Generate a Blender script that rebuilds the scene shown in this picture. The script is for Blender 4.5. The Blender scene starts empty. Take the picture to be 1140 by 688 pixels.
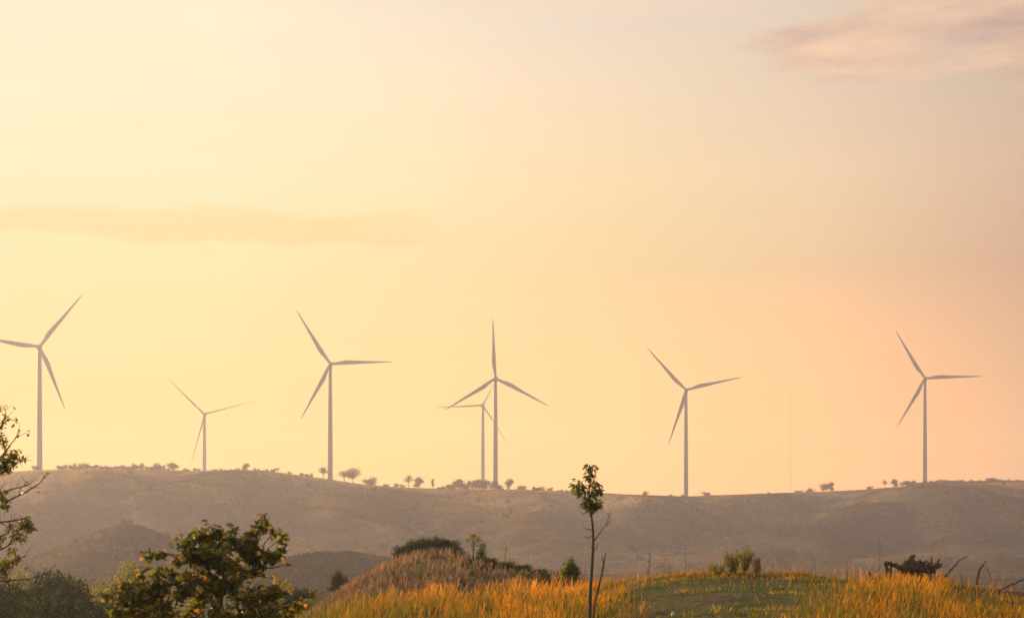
import bpy, math, random
import numpy as np

R = math.radians
rng = np.random.default_rng(7)
random.seed(7)
scene = bpy.context.scene
col = scene.collection

# ------------------------------------------------------------------ camera
F, CX, HY = 2127.0, 570.0, 600.0        # focal length in photo pixels, centre column, eye-level row
cam_d = bpy.data.cameras.new("camera")
cam_d.sensor_width = 36.0
cam_d.lens = 36.0 * F / 1140.0
cam_d.shift_y = 256.0 / 1140.0
cam_d.clip_start, cam_d.clip_end = 0.5, 30000.0
cam = bpy.data.objects.new("camera", cam_d)
cam.location = (0, 0, 0)
cam.rotation_euler = (R(90), 0, 0)
col.objects.link(cam)
scene.camera = cam

# ------------------------------------------------------------------ exposure / render
scene.view_settings.view_transform = 'Standard'
scene.view_settings.look = 'None'
scene.view_settings.exposure = 0.25
scene.view_settings.gamma = 1.0
scene.view_settings.use_curve_mapping = False
scene.render.engine = 'CYCLES'
scene.cycles.use_denoising = True
scene.cycles.filter_width = 1.7
scene.cycles.max_bounces = 6
scene.cycles.volume_bounces = 1
scene.cycles.transparent_max_bounces = 8

# ------------------------------------------------------------------ sun
SUN_AZ, SUN_EL = -45.0, 12.5            # degrees: left of the view axis, above the horizon
sun_d = bpy.data.lights.new("sun", 'SUN')
sun_d.energy = 5.0
sun_d.angle = R(0.6)
sun_d.color = (1.0, 0.71, 0.37)
sun = bpy.data.objects.new("sun", sun_d)
sv = np.array([math.sin(R(SUN_AZ)) * math.cos(R(SUN_EL)), math.cos(R(SUN_AZ)) * math.cos(R(SUN_EL)), math.sin(R(SUN_EL))])
from mathutils import Vector, Matrix
sun.rotation_euler = Vector(sv).to_track_quat('Z', 'Y').to_euler()
sun.location = (-60, 60, 40)
col.objects.link(sun)

# ------------------------------------------------------------------ sky
def lin(c):
    c = np.asarray(c, float) / 255.0
    return np.where(c <= 0.04045, c / 12.92, ((c + 0.055) / 1.055) ** 2.4)

# sky colour by direction: rows = azimuth (degrees, right of view axis), columns = slope z/horizontal
SKY_W = [0.00, 0.045, 0.09, 0.14, 0.19, 0.235, 0.285]
SKY_AZ = [-45, -15, -9, -3, 3, 9, 15, 45]
SKY = {
    -45: [(255, 236, 172), (255, 238, 178), (255, 240, 186), (255, 244, 200), (255, 245, 210), (255, 244, 214), (250, 240, 216)],
    -15: [(255, 232, 168), (255, 234, 170), (255, 235, 174), (255, 237, 182), (255, 241, 198), (255, 242, 205), (255, 240, 206)],
    -9:  [(255, 230, 166), (255, 232, 168), (255, 233, 171), (255, 236, 180), (255, 240, 196), (255, 240, 203), (255, 242, 209)],
    -3:  [(255, 226, 160), (255, 227, 163), (255, 228, 167), (255, 229, 175), (255, 234, 188), (255, 234, 198), (250, 230, 206)],
    3:   [(254, 219, 158), (254, 221, 162), (254, 221, 163), (253, 218, 167), (252, 223, 178), (248, 222, 191), (239, 218, 198)],
    9:   [(255, 211, 155), (255, 211, 156), (254, 209, 157), (245, 205, 162), (242, 211, 176), (234, 208, 182), (229, 208, 188)],
    15:  [(250, 201, 156), (248, 197, 153), (238, 191, 152), (223, 182, 152), (222, 189, 162), (214, 189, 168), (208, 186, 172)],
    45:  [(190, 160, 140), (180, 152, 138), (170, 148, 140), (160, 145, 142), (152, 142, 146), (146, 140, 148), (140, 138, 150)],
}

world = bpy.data.worlds.new("World")
scene.world = world
world.use_nodes = True
nt = world.node_tree
for n in list(nt.nodes): nt.nodes.remove(n)
def N(tree, t, **kw):
    n = tree.nodes.new(t)
    for k, v in kw.items(): setattr(n, k, v)
    return n
def M(op, a, b=None, c=None, clamp=False, tree=None):
    tree = tree or nt
    n = tree.nodes.new('ShaderNodeMath'); n.operation = op; n.use_clamp = clamp
    for i, v in enumerate((a, b, c)):
        if v is None: continue
        if isinstance(v, (int, float)): n.inputs[i].default_value = v
        else: tree.links.new(v, n.inputs[i])
    return n.outputs[0]
def MR(v, a, b, c=0.0, d=1.0, smooth=False, tree=None):
    tree = tree or nt
    n = tree.nodes.new('ShaderNodeMapRange'); n.clamp = True
    if smooth: n.interpolation_type = 'SMOOTHSTEP'
    tree.links.new(v, n.inputs[0])
    for i, x in enumerate((a, b, c, d)): n.inputs[i + 1].default_value = x
    return n.outputs[0]
def MIX(f, a, b, blend='MIX', tree=None):
    tree = tree or nt
    n = tree.nodes.new('ShaderNodeMix'); n.data_type = 'RGBA'; n.blend_type = blend; n.clamp_factor = True
    for s, v in ((n.inputs[0], f), (n.inputs[6], a), (n.inputs[7], b)):
        if isinstance(v, (int, float)): s.default_value = v
        elif isinstance(v, (tuple, list)): s.default_value = tuple(v) + ((1.0,) if len(v) == 3 else ())
        else: tree.links.new(v, s)
    return n.outputs[2]

tc = N(nt, 'ShaderNodeTexCoord')
sep = N(nt, 'ShaderNodeSeparateXYZ'); nt.links.new(tc.outputs['Generated'], sep.inputs[0])
dx, dy, dz = sep.outputs
az = M('MULTIPLY', M('ARCTAN2', dx, dy), 180 / math.pi)
hyp = M('SQRT', M('ADD', M('MULTIPLY', dx, dx), M('MULTIPLY', dy, dy)))
slope = M('DIVIDE', dz, M('MAXIMUM', hyp, 0.001))
wpos = MR(slope, 0.0, 0.285)
prev = None
SKY_ADD = {-15: [(0.0, -0.0712, -0.635), (0.0, -0.241, -0.8281), (0.0, -0.1254, -0.1602), (0.0, -0.0776, -0.0847), (0.0, -0.0528, -0.0403), (0.0, -0.0436, -0.0282), (0.0, -0.0495, -0.023)], -9: [(0.0058, -0.0674, -0.1923), (0.0, -0.1239, -0.261), (0.0, -0.0654, -0.1268), (0.0, -0.0379, -0.066), (0.0, -0.0254, -0.0283), (0.0, -0.0202, -0.0153), (0.0, -0.0116, 0.0028)], -3: [(0.3253, -0.0358, -0.2099), (0.3253, -0.0358, -0.2099), (0.0785, -0.027, -0.1048), (0.0298, -0.0214, -0.055), (0.0112, -0.0069, -0.0235), (0.0109, -0.0072, -0.0085), (-0.0712, -0.0214, 0.0084)], 3: [(0.5671, 0.0094, -0.1581), (0.5671, 0.0094, -0.1581), (0.1769, -0.0034, -0.0876), (-0.0446, -0.0153, -0.0498), (-0.0308, -0.0027, -0.025), (-0.0342, -0.0074, -0.0074), (-0.0569, -0.0202, 0.007)], 9: [(0.8946, 0.0309, -0.1077), (0.8873, 0.0119, -0.1502), (0.3021, -0.0058, -0.0761), (-0.0306, -0.0194, -0.043), (-0.0211, -0.0022, -0.0124), (-0.0344, -0.0115, -0.008), (-0.0424, -0.0095, 0.0068)], 15: [(0.0631, 0.0017, -0.0562), (0.0573, -0.033, -0.1297), (-0.0277, -0.048, -0.0729), (-0.058, -0.0554, -0.0495), (-0.0402, -0.0292, -0.0268), (-0.044, -0.0244, -0.0179), (-0.0628, -0.0314, -0.0011)], -45: [(0.0, -0.0712, -0.635), (0.0, -0.241, -0.8281), (0.0, -0.1254, -0.1602), (0.0, -0.0776, -0.0847), (0.0, -0.0528, -0.0403), (0.0, -0.0436, -0.0282), (0.0, -0.0495, -0.023)]}
SKY_LIN = {a: [np.maximum(lin(c) / 2 ** 0.25 + np.array(SKY_ADD.get(a, [(0, 0, 0)] * 7)[k]), 0.0) for k, c in enumerate(SKY[a])] for a in SKY_AZ}
for i, a in enumerate(SKY_AZ):
    r = N(nt, 'ShaderNodeValToRGB'); r.color_ramp.interpolation = 'LINEAR'
    nt.links.new(wpos, r.inputs[0])
    e = r.color_ramp.elements
    while len(e) < len(SKY_W): e.new(0.5)
    for k, w in enumerate(SKY_W):
        e[k].position = w / 0.285
        e[k].color = tuple(SKY_LIN[a][k]) + (1.0,)
    if prev is None: prev = r.outputs[0]
    else: prev = MIX(MR(az, SKY_AZ[i - 1], a), prev, r.outputs[0])
glow = prev
# clouds: coordinates in (azimuth, slope), stretched along the horizon
comb = N(nt, 'ShaderNodeCombineXYZ')
nt.links.new(M('MULTIPLY', az, 0.16), comb.inputs[0]); nt.links.new(M('MULTIPLY', slope, 60.0), comb.inputs[1])
def noise(vec, scale, detail=5, rough=0.55, tree=None, dist=0.0):
    tree = tree or nt
    n = tree.nodes.new('ShaderNodeTexNoise'); n.inputs['Scale'].default_value = scale
    n.inputs['Detail'].default_value = detail; n.inputs['Roughness'].default_value = rough
    n.inputs['Distortion'].default_value = dist
    if vec is not None: tree.links.new(vec, n.inputs['Vector'])
    return n.outputs[0]
comb2 = N(nt, 'ShaderNodeCombineXYZ')
nt.links.new(M('MULTIPLY', az, 0.22), comb2.inputs[0]); nt.links.new(M('MULTIPLY', slope, 52.0), comb2.inputs[1])
cp = noise(comb2.outputs[0], 1.15, 7, 0.6, dist=0.4)
cn = noise(comb.outputs[0], 1.6, 6, 0.6)
cn2 = noise(comb.outputs[0], 0.55, 4, 0.5)
# low band of cloud on the left
wob = M('MULTIPLY', M('SUBTRACT', cp, 0.5), 0.026)
d1 = M('ABSOLUTE', M('SUBTRACT', M('ADD', slope, wob), M('ADD', 0.1640, M('MULTIPLY', az, 0.0003))))
band = MR(d1, 0.0115, 0.0055, smooth=True)
band = M('MULTIPLY', band, M('MULTIPLY', MR(az, -1.6, -3.4, smooth=True), MR(az, -40, -18)))
band = M('MULTIPLY', band, MR(cn2, 0.22, 0.48))
skyc = MIX(M('MULTIPLY', band, 0.75), glow, MIX(1.0, glow, (0.985, 0.845, 0.69), 'MULTIPLY'))
# faint horizontal streaks everywhere
st = MR(noise(comb.outputs[0], 0.8, 5, 0.55), 0.45, 0.75)
skyc = MIX(M('MULTIPLY', st, 0.22), skyc, MIX(1.0, skyc, (0.98, 0.90, 0.82), 'MULTIPLY'))
# pink-grey cloud high on the right: a wedge that opens to the right
wedge_mid = M('ADD', 0.2535, M('MULTIPLY', M('SUBTRACT', az, 7.0), 0.0012))
wedge_half = M('MULTIPLY', M('SUBTRACT', az, 5.2), 0.0036)
wob2 = M('MULTIPLY', M('SUBTRACT', cp, 0.5), 0.034)
d2 = M('SUBTRACT', M('ABSOLUTE', M('SUBTRACT', M('ADD', slope, wob2), wedge_mid)), wedge_half)
cl = M('MULTIPLY', MR(d2, 0.004, -0.006, smooth=True), MR(az, 5.8, 8.6, smooth=True))
cl = M('MULTIPLY', cl, MR(az, 40, 25))
cl = M('MULTIPLY', cl, MR(cp, 0.32, 0.48, 0.3, 1.0))
cshade = MR(noise(comb2.outputs[0], 0.75, 5, 0.55), 0.38, 0.64)
ccol = MIX(cshade, tuple(lin((246, 206, 172)) / 2 ** 0.25), tuple(lin((188, 158, 148)) / 2 ** 0.25))
skyc = MIX(M('MULTIPLY', cl, 0.85), skyc, ccol)
# thin peach wisps high in the middle
wis = M('MULTIPLY', MR(M('ADD', slope, M('MULTIPLY', M('SUBTRACT', cn, 0.5), 0.03)), 0.268, 0.280, smooth=True), MR(cn2, 0.42, 0.62))
wis = M('MULTIPLY', wis, MR(M('ABSOLUTE', M('SUBTRACT', az, 2.0)), 9.0, 3.0, smooth=True))
skyc = MIX(M('MULTIPLY', wis, 0.5), skyc, tuple(lin((250, 216, 186)) / 2 ** 0.25))
# the physical sky fills everything above and behind
ns = N(nt, 'ShaderNodeTexSky'); ns.sky_type = 'NISHITA'; ns.sun_disc = False
ns.sun_elevation = R(SUN_EL); ns.sun_rotation = R(SUN_AZ); ns.air_density = 1.5; ns.dust_density = 3.0
nsc = MIX(1.0, ns.outputs[0], (0.18, 0.18, 0.19), 'MULTIPLY')
front = M('MULTIPLY', MR(M('ABSOLUTE', az), 95, 40, smooth=True), MR(slope, 0.75, 0.25, smooth=True))
final = MIX(front, nsc, skyc)
bg = N(nt, 'ShaderNodeBackground'); bg.inputs[1].default_value = 1.0
nt.links.new(final, bg.inputs[0])
wo = N(nt, 'ShaderNodeOutputWorld'); nt.links.new(bg.outputs[0], wo.inputs[0])

# ------------------------------------------------------------------ helpers
def P(px, py, D):
    """photo pixel seen at depth D -> point in the place"""
    return np.array([(px - CX) / F * D, D, (HY - py) / F * D])

def tag(o, label=None, cat=None, group=None, kind=None):
    if label: o['label'] = label
    if cat: o['category'] = cat
    if group: o['group'] = group
    if kind: o['kind'] = kind
    return o

def empty(name, loc, label, cat, group=None):
    o = bpy.data.objects.new(name, None)
    o.location = tuple(loc); o.empty_display_size = 0.3
    col.objects.link(o)
    return tag(o, label, cat, group)

def mesh_obj(name, V, Fq, mat, parent=None, attrs=None, smooth=False, F3=None, loc=None):
    """V (n,3), Fq (m,4) quads, F3 (k,3) triangles"""
    V = np.asarray(V, np.float32)
    me = bpy.data.meshes.new(name)
    nq = 0 if Fq is None else len(Fq); n3 = 0 if F3 is None else len(F3)
    me.vertices.add(len(V)); me.vertices.foreach_set('co', V.ravel())
    me.loops.add(nq * 4 + n3 * 3); me.polygons.add(nq + n3)
    li = []
    if nq: li.append(np.asarray(Fq, np.int32).ravel())
    if n3: li.append(np.asarray(F3, np.int32).ravel())
    me.loops.foreach_set('vertex_index', np.concatenate(li))
    starts = np.concatenate([np.arange(nq) * 4, nq * 4 + np.arange(n3) * 3]).astype(np.int32)
    me.polygons.foreach_set('loop_start', starts)
    if smooth: me.polygons.foreach_set('use_smooth', np.ones(nq + n3, bool))
    for k, a in (attrs or {}).items():
        at = me.attributes.new(k, 'FLOAT', 'POINT'); at.data.foreach_set('value', np.asarray(a, np.float32))
    me.update(calc_edges=True); me.validate()
    if mat: me.materials.append(mat)
    o = bpy.data.objects.new(name, me)
    if parent is not None: o.parent = parent
    if loc is not None: o.location = tuple(loc)
    col.objects.link(o)
    return o

class MB:
    """collects shapes into one mesh"""
    def __init__(s): s.V, s.F, s.T, s.n = [], [], [], 0
    def add(s, V, Fq, tone=None):
        V = np.asarray(V, float); s.V.append(V); s.F.append(np.asarray(Fq, int) + s.n); s.n += len(V)
        s.T.append(np.full(len(V), 0.5) if tone is None else np.broadcast_to(tone, (len(V),)))
    def tube(s, pts, rad, n=6, tone=None, jit=0.0):
        pts = np.asarray(pts, float); m = len(pts)
        rad = np.broadcast_to(np.asarray(rad, float), (m,))
        tan = np.gradient(pts, axis=0); tan /= np.linalg.norm(tan, axis=1)[:, None] + 1e-9
        ref = np.array([0.0, 0.0, 1.0]) if abs(tan[:, 2]).mean() < 0.8 else np.array([0.0, 1.0, 0.0])
        a = np.cross(tan, ref); a /= np.linalg.norm(a, axis=1)[:, None] + 1e-9
        b = np.cross(tan, a)
        th = np.arange(n) * 2 * math.pi / n
        ring = np.cos(th)[None, :, None] * a[:, None] + np.sin(th)[None, :, None] * b[:, None]
        rr = rad[:, None] * (1 + jit * rng.uniform(-1, 1, (m, n)))
        V = (pts[:, None] + ring * rr[:, :, None]).reshape(-1, 3)
        idx = np.arange(m * n).reshape(m, n)
        nx = np.roll(idx, -1, axis=1)
        Fq = np.stack([idx[:-1], nx[:-1], nx[1:], idx[1:]], -1).reshape(-1, 4)
        V = np.vstack([V, pts[0], pts[-1]]); c0, c1 = m * n, m * n + 1
        cap = []
        for k in range(0, n, 2):
            k1, k2 = (k + 1) % n, (k + 2) % n
            cap.append([idx[0, k2], idx[0, k1], idx[0, k], c0]); cap.append([idx[-1, k], idx[-1, k1], idx[-1, k2], c1])
        s.add(V, np.vstack([Fq, np.array(cap)]), tone)
    def build(s, name, mat, parent=None, smooth=True, origin=None):
        V = np.vstack(s.V)
        if origin is not None: V = V - np.asarray(origin)
        return mesh_obj(name, V, np.vstack(s.F), mat, parent, {'tone': np.concatenate(s.T)}, smooth)

def children(o): return [c for c in bpy.data.objects if c.parent == o]
def copy_tree(o, loc, rz=0.0, sc=(1, 1, 1), kids=None):
    c = o.copy(); col.objects.link(c)
    c.location = tuple(loc); c.rotation_euler = (0, 0, rz); c.scale = sc
    for ch in (kids if kids is not None else children(o)):
        d = ch.copy(); col.objects.link(d); d.parent = c
    return c

def fbm_lattice(seed):
    g = np.random.default_rng(seed).uniform(-1, 1, (256, 256))
    def f(x, y, octv=4, gain=0.5):
        out = 0.0; amp = 1.0; tot = 0.0
        for k in range(octv):
            xi = np.floor(x).astype(int); yi = np.floor(y).astype(int)
            fx = x - xi; fy = y - yi
            fx = fx * fx * (3 - 2 * fx); fy = fy * fy * (3 - 2 * fy)
            g00 = g[xi % 256, yi % 256]; g10 = g[(xi + 1) % 256, yi % 256]
            g01 = g[xi % 256, (yi + 1) % 256]; g11 = g[(xi + 1) % 256, (yi + 1) % 256]
            out = out + amp * ((g00 * (1 - fx) + g10 * fx) * (1 - fy) + (g01 * (1 - fx) + g11 * fx) * fy)
            tot += amp; amp *= gain; x = x * 2.03 + 17.1; y = y * 2.03 + 5.3
        return out / tot
    return f
nA, nB, nC = fbm_lattice(1), fbm_lattice(2), fbm_lattice(3)

# ------------------------------------------------------------------ materials
def mat_new(name):
    m = bpy.data.materials.new(name); m.use_nodes = True
    t = m.node_tree
    for n in list(t.nodes): t.nodes.remove(n)
    out = t.nodes.new('ShaderNodeOutputMaterial')
    return m, t, out
def ramp(t, fac, stops, interp='LINEAR'):
    r = t.nodes.new('ShaderNodeValToRGB'); r.color_ramp.interpolation = interp
    e = r.color_ramp.elements
    while len(e) < len(stops): e.new(0.5)
    for k, (p, c) in enumerate(stops): e[k].position = p; e[k].color = tuple(c) + (1.0,)
    if fac is not None: t.links.new(fac, r.inputs[0])
    return r.outputs[0]
def attr(t, name):
    a = t.nodes.new('ShaderNodeAttribute'); a.attribute_name = name
    return a.outputs['Fac']
def principled(t, colr, rough=0.7, spec=0.3):
    p = t.nodes.new('ShaderNodeBsdfPrincipled')
    if isinstance(colr, (tuple, list)): p.inputs['Base Color'].default_value = tuple(colr) + (1.0,)
    else: t.links.new(colr, p.inputs['Base Color'])
    p.inputs['Roughness'].default_value = rough
    p.inputs['Specular IOR Level'].default_value = spec
    return p
def bump(t, h, strength, dist, p):
    b = t.nodes.new('ShaderNodeBump'); b.inputs['Strength'].default_value = strength; b.inputs['Distance'].default_value = dist
    t.links.new(h, b.inputs['Height']); t.links.new(b.outputs[0], p.inputs['Normal'])

def leaf_mat(name, stops, transl=0.4, rough=0.45, spec=0.4, tint=(1.25, 1.1, 0.55)):
    """two-sided leaf: reflects on the lit side, glows through on the other"""
    m, t, out = mat_new(name)
    c = ramp(t, attr(t, 'tone'), stops)
    p = principled(t, c, rough, spec)
    tr = t.nodes.new('ShaderNodeBsdfTranslucent')
    t.links.new(MIX(1.0, c, tint, 'MULTIPLY', tree=t), tr.inputs[0])
    mx = t.nodes.new('ShaderNodeMixShader'); mx.inputs[0].default_value = transl
    t.links.new(p.outputs[0], mx.inputs[1]); t.links.new(tr.outputs[0], mx.inputs[2])
    t.links.new(mx.outputs[0], out.inputs[0])
    return m
def bark_mat(name, a, b, scale=12.0):
    m, t, out = mat_new(name)
    tcn = t.nodes.new('ShaderNodeTexCoord')
    mp = t.nodes.new('ShaderNodeMapping'); mp.inputs['Scale'].default_value = (1, 1, 0.3); t.links.new(tcn.outputs['Object'], mp.inputs[0])
    n = noise(mp.outputs[0], scale, 6, 0.65, tree=t)
    p = principled(t, ramp(t, n, [(0.3, a), (0.7, b)]), 0.85, 0.2)
    bump(t, n, 0.6, 0.02, p); t.links.new(p.outputs[0], out.inputs[0])
    return m

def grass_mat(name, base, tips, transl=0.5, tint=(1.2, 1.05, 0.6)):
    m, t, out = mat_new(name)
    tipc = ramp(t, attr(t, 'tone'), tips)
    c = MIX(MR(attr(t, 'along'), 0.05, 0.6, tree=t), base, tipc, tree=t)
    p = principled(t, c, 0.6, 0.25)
    tr = t.nodes.new('ShaderNodeBsdfTranslucent')
    t.links.new(MIX(1.0, c, tint, 'MULTIPLY', tree=t), tr.inputs[0])
    mx = t.nodes.new('ShaderNodeMixShader'); mx.inputs[0].default_value = transl
    t.links.new(p.outputs[0], mx.inputs[1]); t.links.new(tr.outputs[0], mx.inputs[2])
    t.links.new(mx.outputs[0], out.inputs[0])
    return m

MAT = {}
MAT['bark'] = bark_mat('bark_dark', (0.045, 0.03, 0.02), (0.13, 0.09, 0.06))
MAT['deadwood'] = bark_mat('dead_wood', (0.045, 0.022, 0.013), (0.26, 0.13, 0.07), 18)
MAT['leaf_bush'] = leaf_mat('broad_leaf', [(0.0, (0.05, 0.075, 0.015)), (0.5, (0.14, 0.155, 0.028)), (0.78, (0.26, 0.20, 0.04)), (1.0, (0.42, 0.25, 0.06))], 0.6, 0.45, 0.35, (1.9, 1.4, 0.5))
MAT['leaf_dark'] = leaf_mat('dark_foliage', [(0.0, (0.007, 0.017, 0.004)), (0.5, (0.022, 0.045, 0.009)), (1.0, (0.10, 0.135, 0.022))], 0.4, 0.7, 0.08)
MAT['leaf_sap'] = leaf_mat('sapling_leaf', [(0.0, (0.055, 0.09, 0.016)), (0.6, (0.13, 0.165, 0.03)), (1.0, (0.24, 0.23, 0.045))], 0.55, 0.55, 0.25)
MAT['leaf_yellow'] = leaf_mat('yellow_green_foliage', [(0.0, (0.15, 0.16, 0.03)), (0.6, (0.28, 0.25, 0.05)), (1.0, (0.42, 0.33, 0.08))], 0.55, 0.65, 0.12)
MAT['leaf_bright'] = leaf_mat('bright_green_foliage', [(0.0, (0.08, 0.14, 0.03)), (1.0, (0.2, 0.28, 0.06))], 0.55, 0.6, 0.15)
MAT['leaf_far'] = leaf_mat('ridge_foliage', [(0.0, (0.03, 0.035, 0.018)), (1.0, (0.09, 0.08, 0.04))], 0.3, 0.7, 0.1)
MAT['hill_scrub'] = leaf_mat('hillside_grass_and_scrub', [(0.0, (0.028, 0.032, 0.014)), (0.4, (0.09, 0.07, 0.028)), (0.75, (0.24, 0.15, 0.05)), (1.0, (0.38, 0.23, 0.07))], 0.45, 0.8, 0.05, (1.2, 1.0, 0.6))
MAT['leaf_dry'] = leaf_mat('dry_foliage', [(0.0, (0.14, 0.08, 0.04)), (1.0, (0.34, 0.2, 0.10))], 0.5, 0.7, 0.1)

# hills: dry grass, scrub and pale fields, with sunlit and shaded slopes coloured in
m, t, out = mat_new('hill_grassland'); MAT['hills'] = m
g = t.nodes.new('ShaderNodeNewGeometry')
n1 = noise(g.outputs['Position'], 0.006, 6, 0.6, tree=t, dist=0.6)
n2 = noise(g.outputs['Position'], 0.045, 8, 0.68, tree=t)
n3 = noise(g.outputs['Position'], 0.35, 5, 0.7, tree=t)
sepz = t.nodes.new('ShaderNodeSeparateXYZ'); t.links.new(g.outputs['Position'], sepz.inputs[0])
lit_zone = MR(M('ADD', sepz.outputs[2], M('MULTIPLY', M('SUBTRACT', n1, 0.5, tree=t), 34.0, tree=t), tree=t), 4.0, 40.0, tree=t)  # sunlit upper slopes and shaded foot put into the colour by height
dry = ramp(t, n1, [(0.34, (0.12, 0.075, 0.022)), (0.49, (0.25, 0.145, 0.042)), (0.64, (0.40, 0.215, 0.06))])  # dry grass colour, also standing in for sunlight on the upper slopes
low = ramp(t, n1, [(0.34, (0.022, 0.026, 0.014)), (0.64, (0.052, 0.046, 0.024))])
c = MIX(lit_zone, low, dry, tree=t)
n4 = noise(g.outputs['Position'], 0.017, 5, 0.55, tree=t, dist=1.2)
c = MIX(MR(n4, 0.50, 0.60, 0.0, 0.72, tree=t), c, (0.040, 0.042, 0.018), tree=t)
c = MIX(MR(n4, 0.42, 0.32, 0.0, 0.35, tree=t), c, (0.38, 0.24, 0.10), tree=t)
scrub = MR(n2, 0.46, 0.60, tree=t)
c = MIX(M('MULTIPLY', scrub, 0.6, tree=t), c, (0.032, 0.033, 0.015), tree=t)
c = MIX(MR(n3, 0.35, 0.7, 0.0, 0.2, tree=t), c, (0.20, 0.145, 0.07), tree=t)
c = MIX(attr(t, 'sunlit_and_field'), c, (0.62, 0.44, 0.22), tree=t)  # sunlit streaks painted paler here, along with the pale fields
p = principled(t, c, 0.9, 0.1)
bump(t, M('ADD', n2, M('MULTIPLY', n3, 0.25, tree=t), tree=t), 0.18, 4.0, p)
t.links.new(p.outputs[0], out.inputs[0])

# near ground: soil with thatch
m, t, out = mat_new('soil'); MAT['soil'] = m
g = t.nodes.new('ShaderNodeNewGeometry')
n1 = noise(g.outputs['Position'], 0.5, 6, 0.6, tree=t)
n2 = noise(g.outputs['Position'], 3.5, 8, 0.7, tree=t)
n3 = noise(g.outputs['Position'], 22.0, 6, 0.7, tree=t)
c = ramp(t, n2, [(0.3, (0.045, 0.03, 0.016)), (0.55, (0.16, 0.09, 0.045)), (0.75, (0.30, 0.17, 0.085))])
c = MIX(MR(n1, 0.42, 0.56, tree=t), c, (0.10, 0.105, 0.022), tree=t)
c = MIX(MR(n3, 0.35, 0.75, 0.0, 0.5, tree=t), c, (0.05, 0.04, 0.02), tree=t)
p = principled(t, c, 0.95, 0.1)
bump(t, M('ADD', n2, M('MULTIPLY', n3, 0.3, tree=t), tree=t), 0.9, 0.12, p)
t.links.new(p.outputs[0], out.inputs[0])

# turbine paint, a little weathered
m, t, out = mat_new('turbine_paint'); MAT['paint'] = m
tcn = t.nodes.new('ShaderNodeTexCoord')
n1 = noise(tcn.outputs['Object'], 0.6, 5, 0.6, tree=t)
p = principled(t, ramp(t, n1, [(0.3, (0.29, 0.275, 0.25)), (0.7, (0.37, 0.35, 0.32))]), 0.45, 0.4)
t.links.new(p.outputs[0], out.inputs[0])
m, t, out = mat_new('galvanised_steel'); MAT['steel'] = m
tcn = t.nodes.new('ShaderNodeTexCoord')
p = principled(t, ramp(t, noise(tcn.outputs['Object'], 3.0, tree=t), [(0.3, (0.25, 0.22, 0.2)), (0.7, (0.36, 0.33, 0.3))]), 0.5, 0.4)
p.inputs['Metallic'].default_value = 0.4
t.links.new(p.outputs[0], out.inputs[0])
m, t, out = mat_new('hut_wall'); MAT['hut'] = m
tcn = t.nodes.new('ShaderNodeTexCoord')
p = principled(t, ramp(t, noise(tcn.outputs['Object'], 2.0, tree=t), [(0.3, (0.2, 0.15, 0.11)), (0.7, (0.32, 0.25, 0.19))]), 0.8)
t.links.new(p.outputs[0], out.inputs[0])
m, t, out = mat_new('tin_roof'); MAT['tin'] = m
tcn = t.nodes.new('ShaderNodeTexCoord')
p = principled(t, ramp(t, noise(tcn.outputs['Object'], 1.5, tree=t), [(0.3, (0.40, 0.26, 0.20)), (0.7, (0.52, 0.38, 0.30))]), 0.5)
t.links.new(p.outputs[0], out.inputs[0])
m, t, out = mat_new('pale_stone'); MAT['stone'] = m
tcn = t.nodes.new('ShaderNodeTexCoord')
n1 = noise(tcn.outputs['Object'], 14.0, tree=t)
p = principled(t, ramp(t, n1, [(0.3, (0.45, 0.42, 0.38)), (0.7, (0.7, 0.66, 0.6))]), 0.8)
bump(t, n1, 0.5, 0.02, p); t.links.new(p.outputs[0], out.inputs[0])

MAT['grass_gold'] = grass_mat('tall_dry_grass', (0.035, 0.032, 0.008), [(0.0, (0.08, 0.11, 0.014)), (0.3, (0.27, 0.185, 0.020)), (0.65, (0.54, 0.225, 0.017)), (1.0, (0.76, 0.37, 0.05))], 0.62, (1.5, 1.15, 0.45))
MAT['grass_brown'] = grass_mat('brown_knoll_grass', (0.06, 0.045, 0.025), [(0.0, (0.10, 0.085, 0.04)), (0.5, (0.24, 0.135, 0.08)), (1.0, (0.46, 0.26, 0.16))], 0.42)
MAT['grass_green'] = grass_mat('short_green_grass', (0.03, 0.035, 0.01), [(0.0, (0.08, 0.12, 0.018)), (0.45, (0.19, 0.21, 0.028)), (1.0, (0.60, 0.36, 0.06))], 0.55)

# ------------------------------------------------------------------ terrain
def interp(px_list, x): 
    a = np.array(px_list, float); return np.interp(x, a[:, 0], a[:, 1])
def smax(a, b, k): 
    h = np.clip(0.5 + 0.5 * (a - b) / k, 0, 1); return b * (1 - h) + a * h + k * h * (1 - h)
def smooth(x, a, b):
    q = np.clip((x - a) / (b - a), 0, 1); return q * q * (3 - 2 * q)

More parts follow.
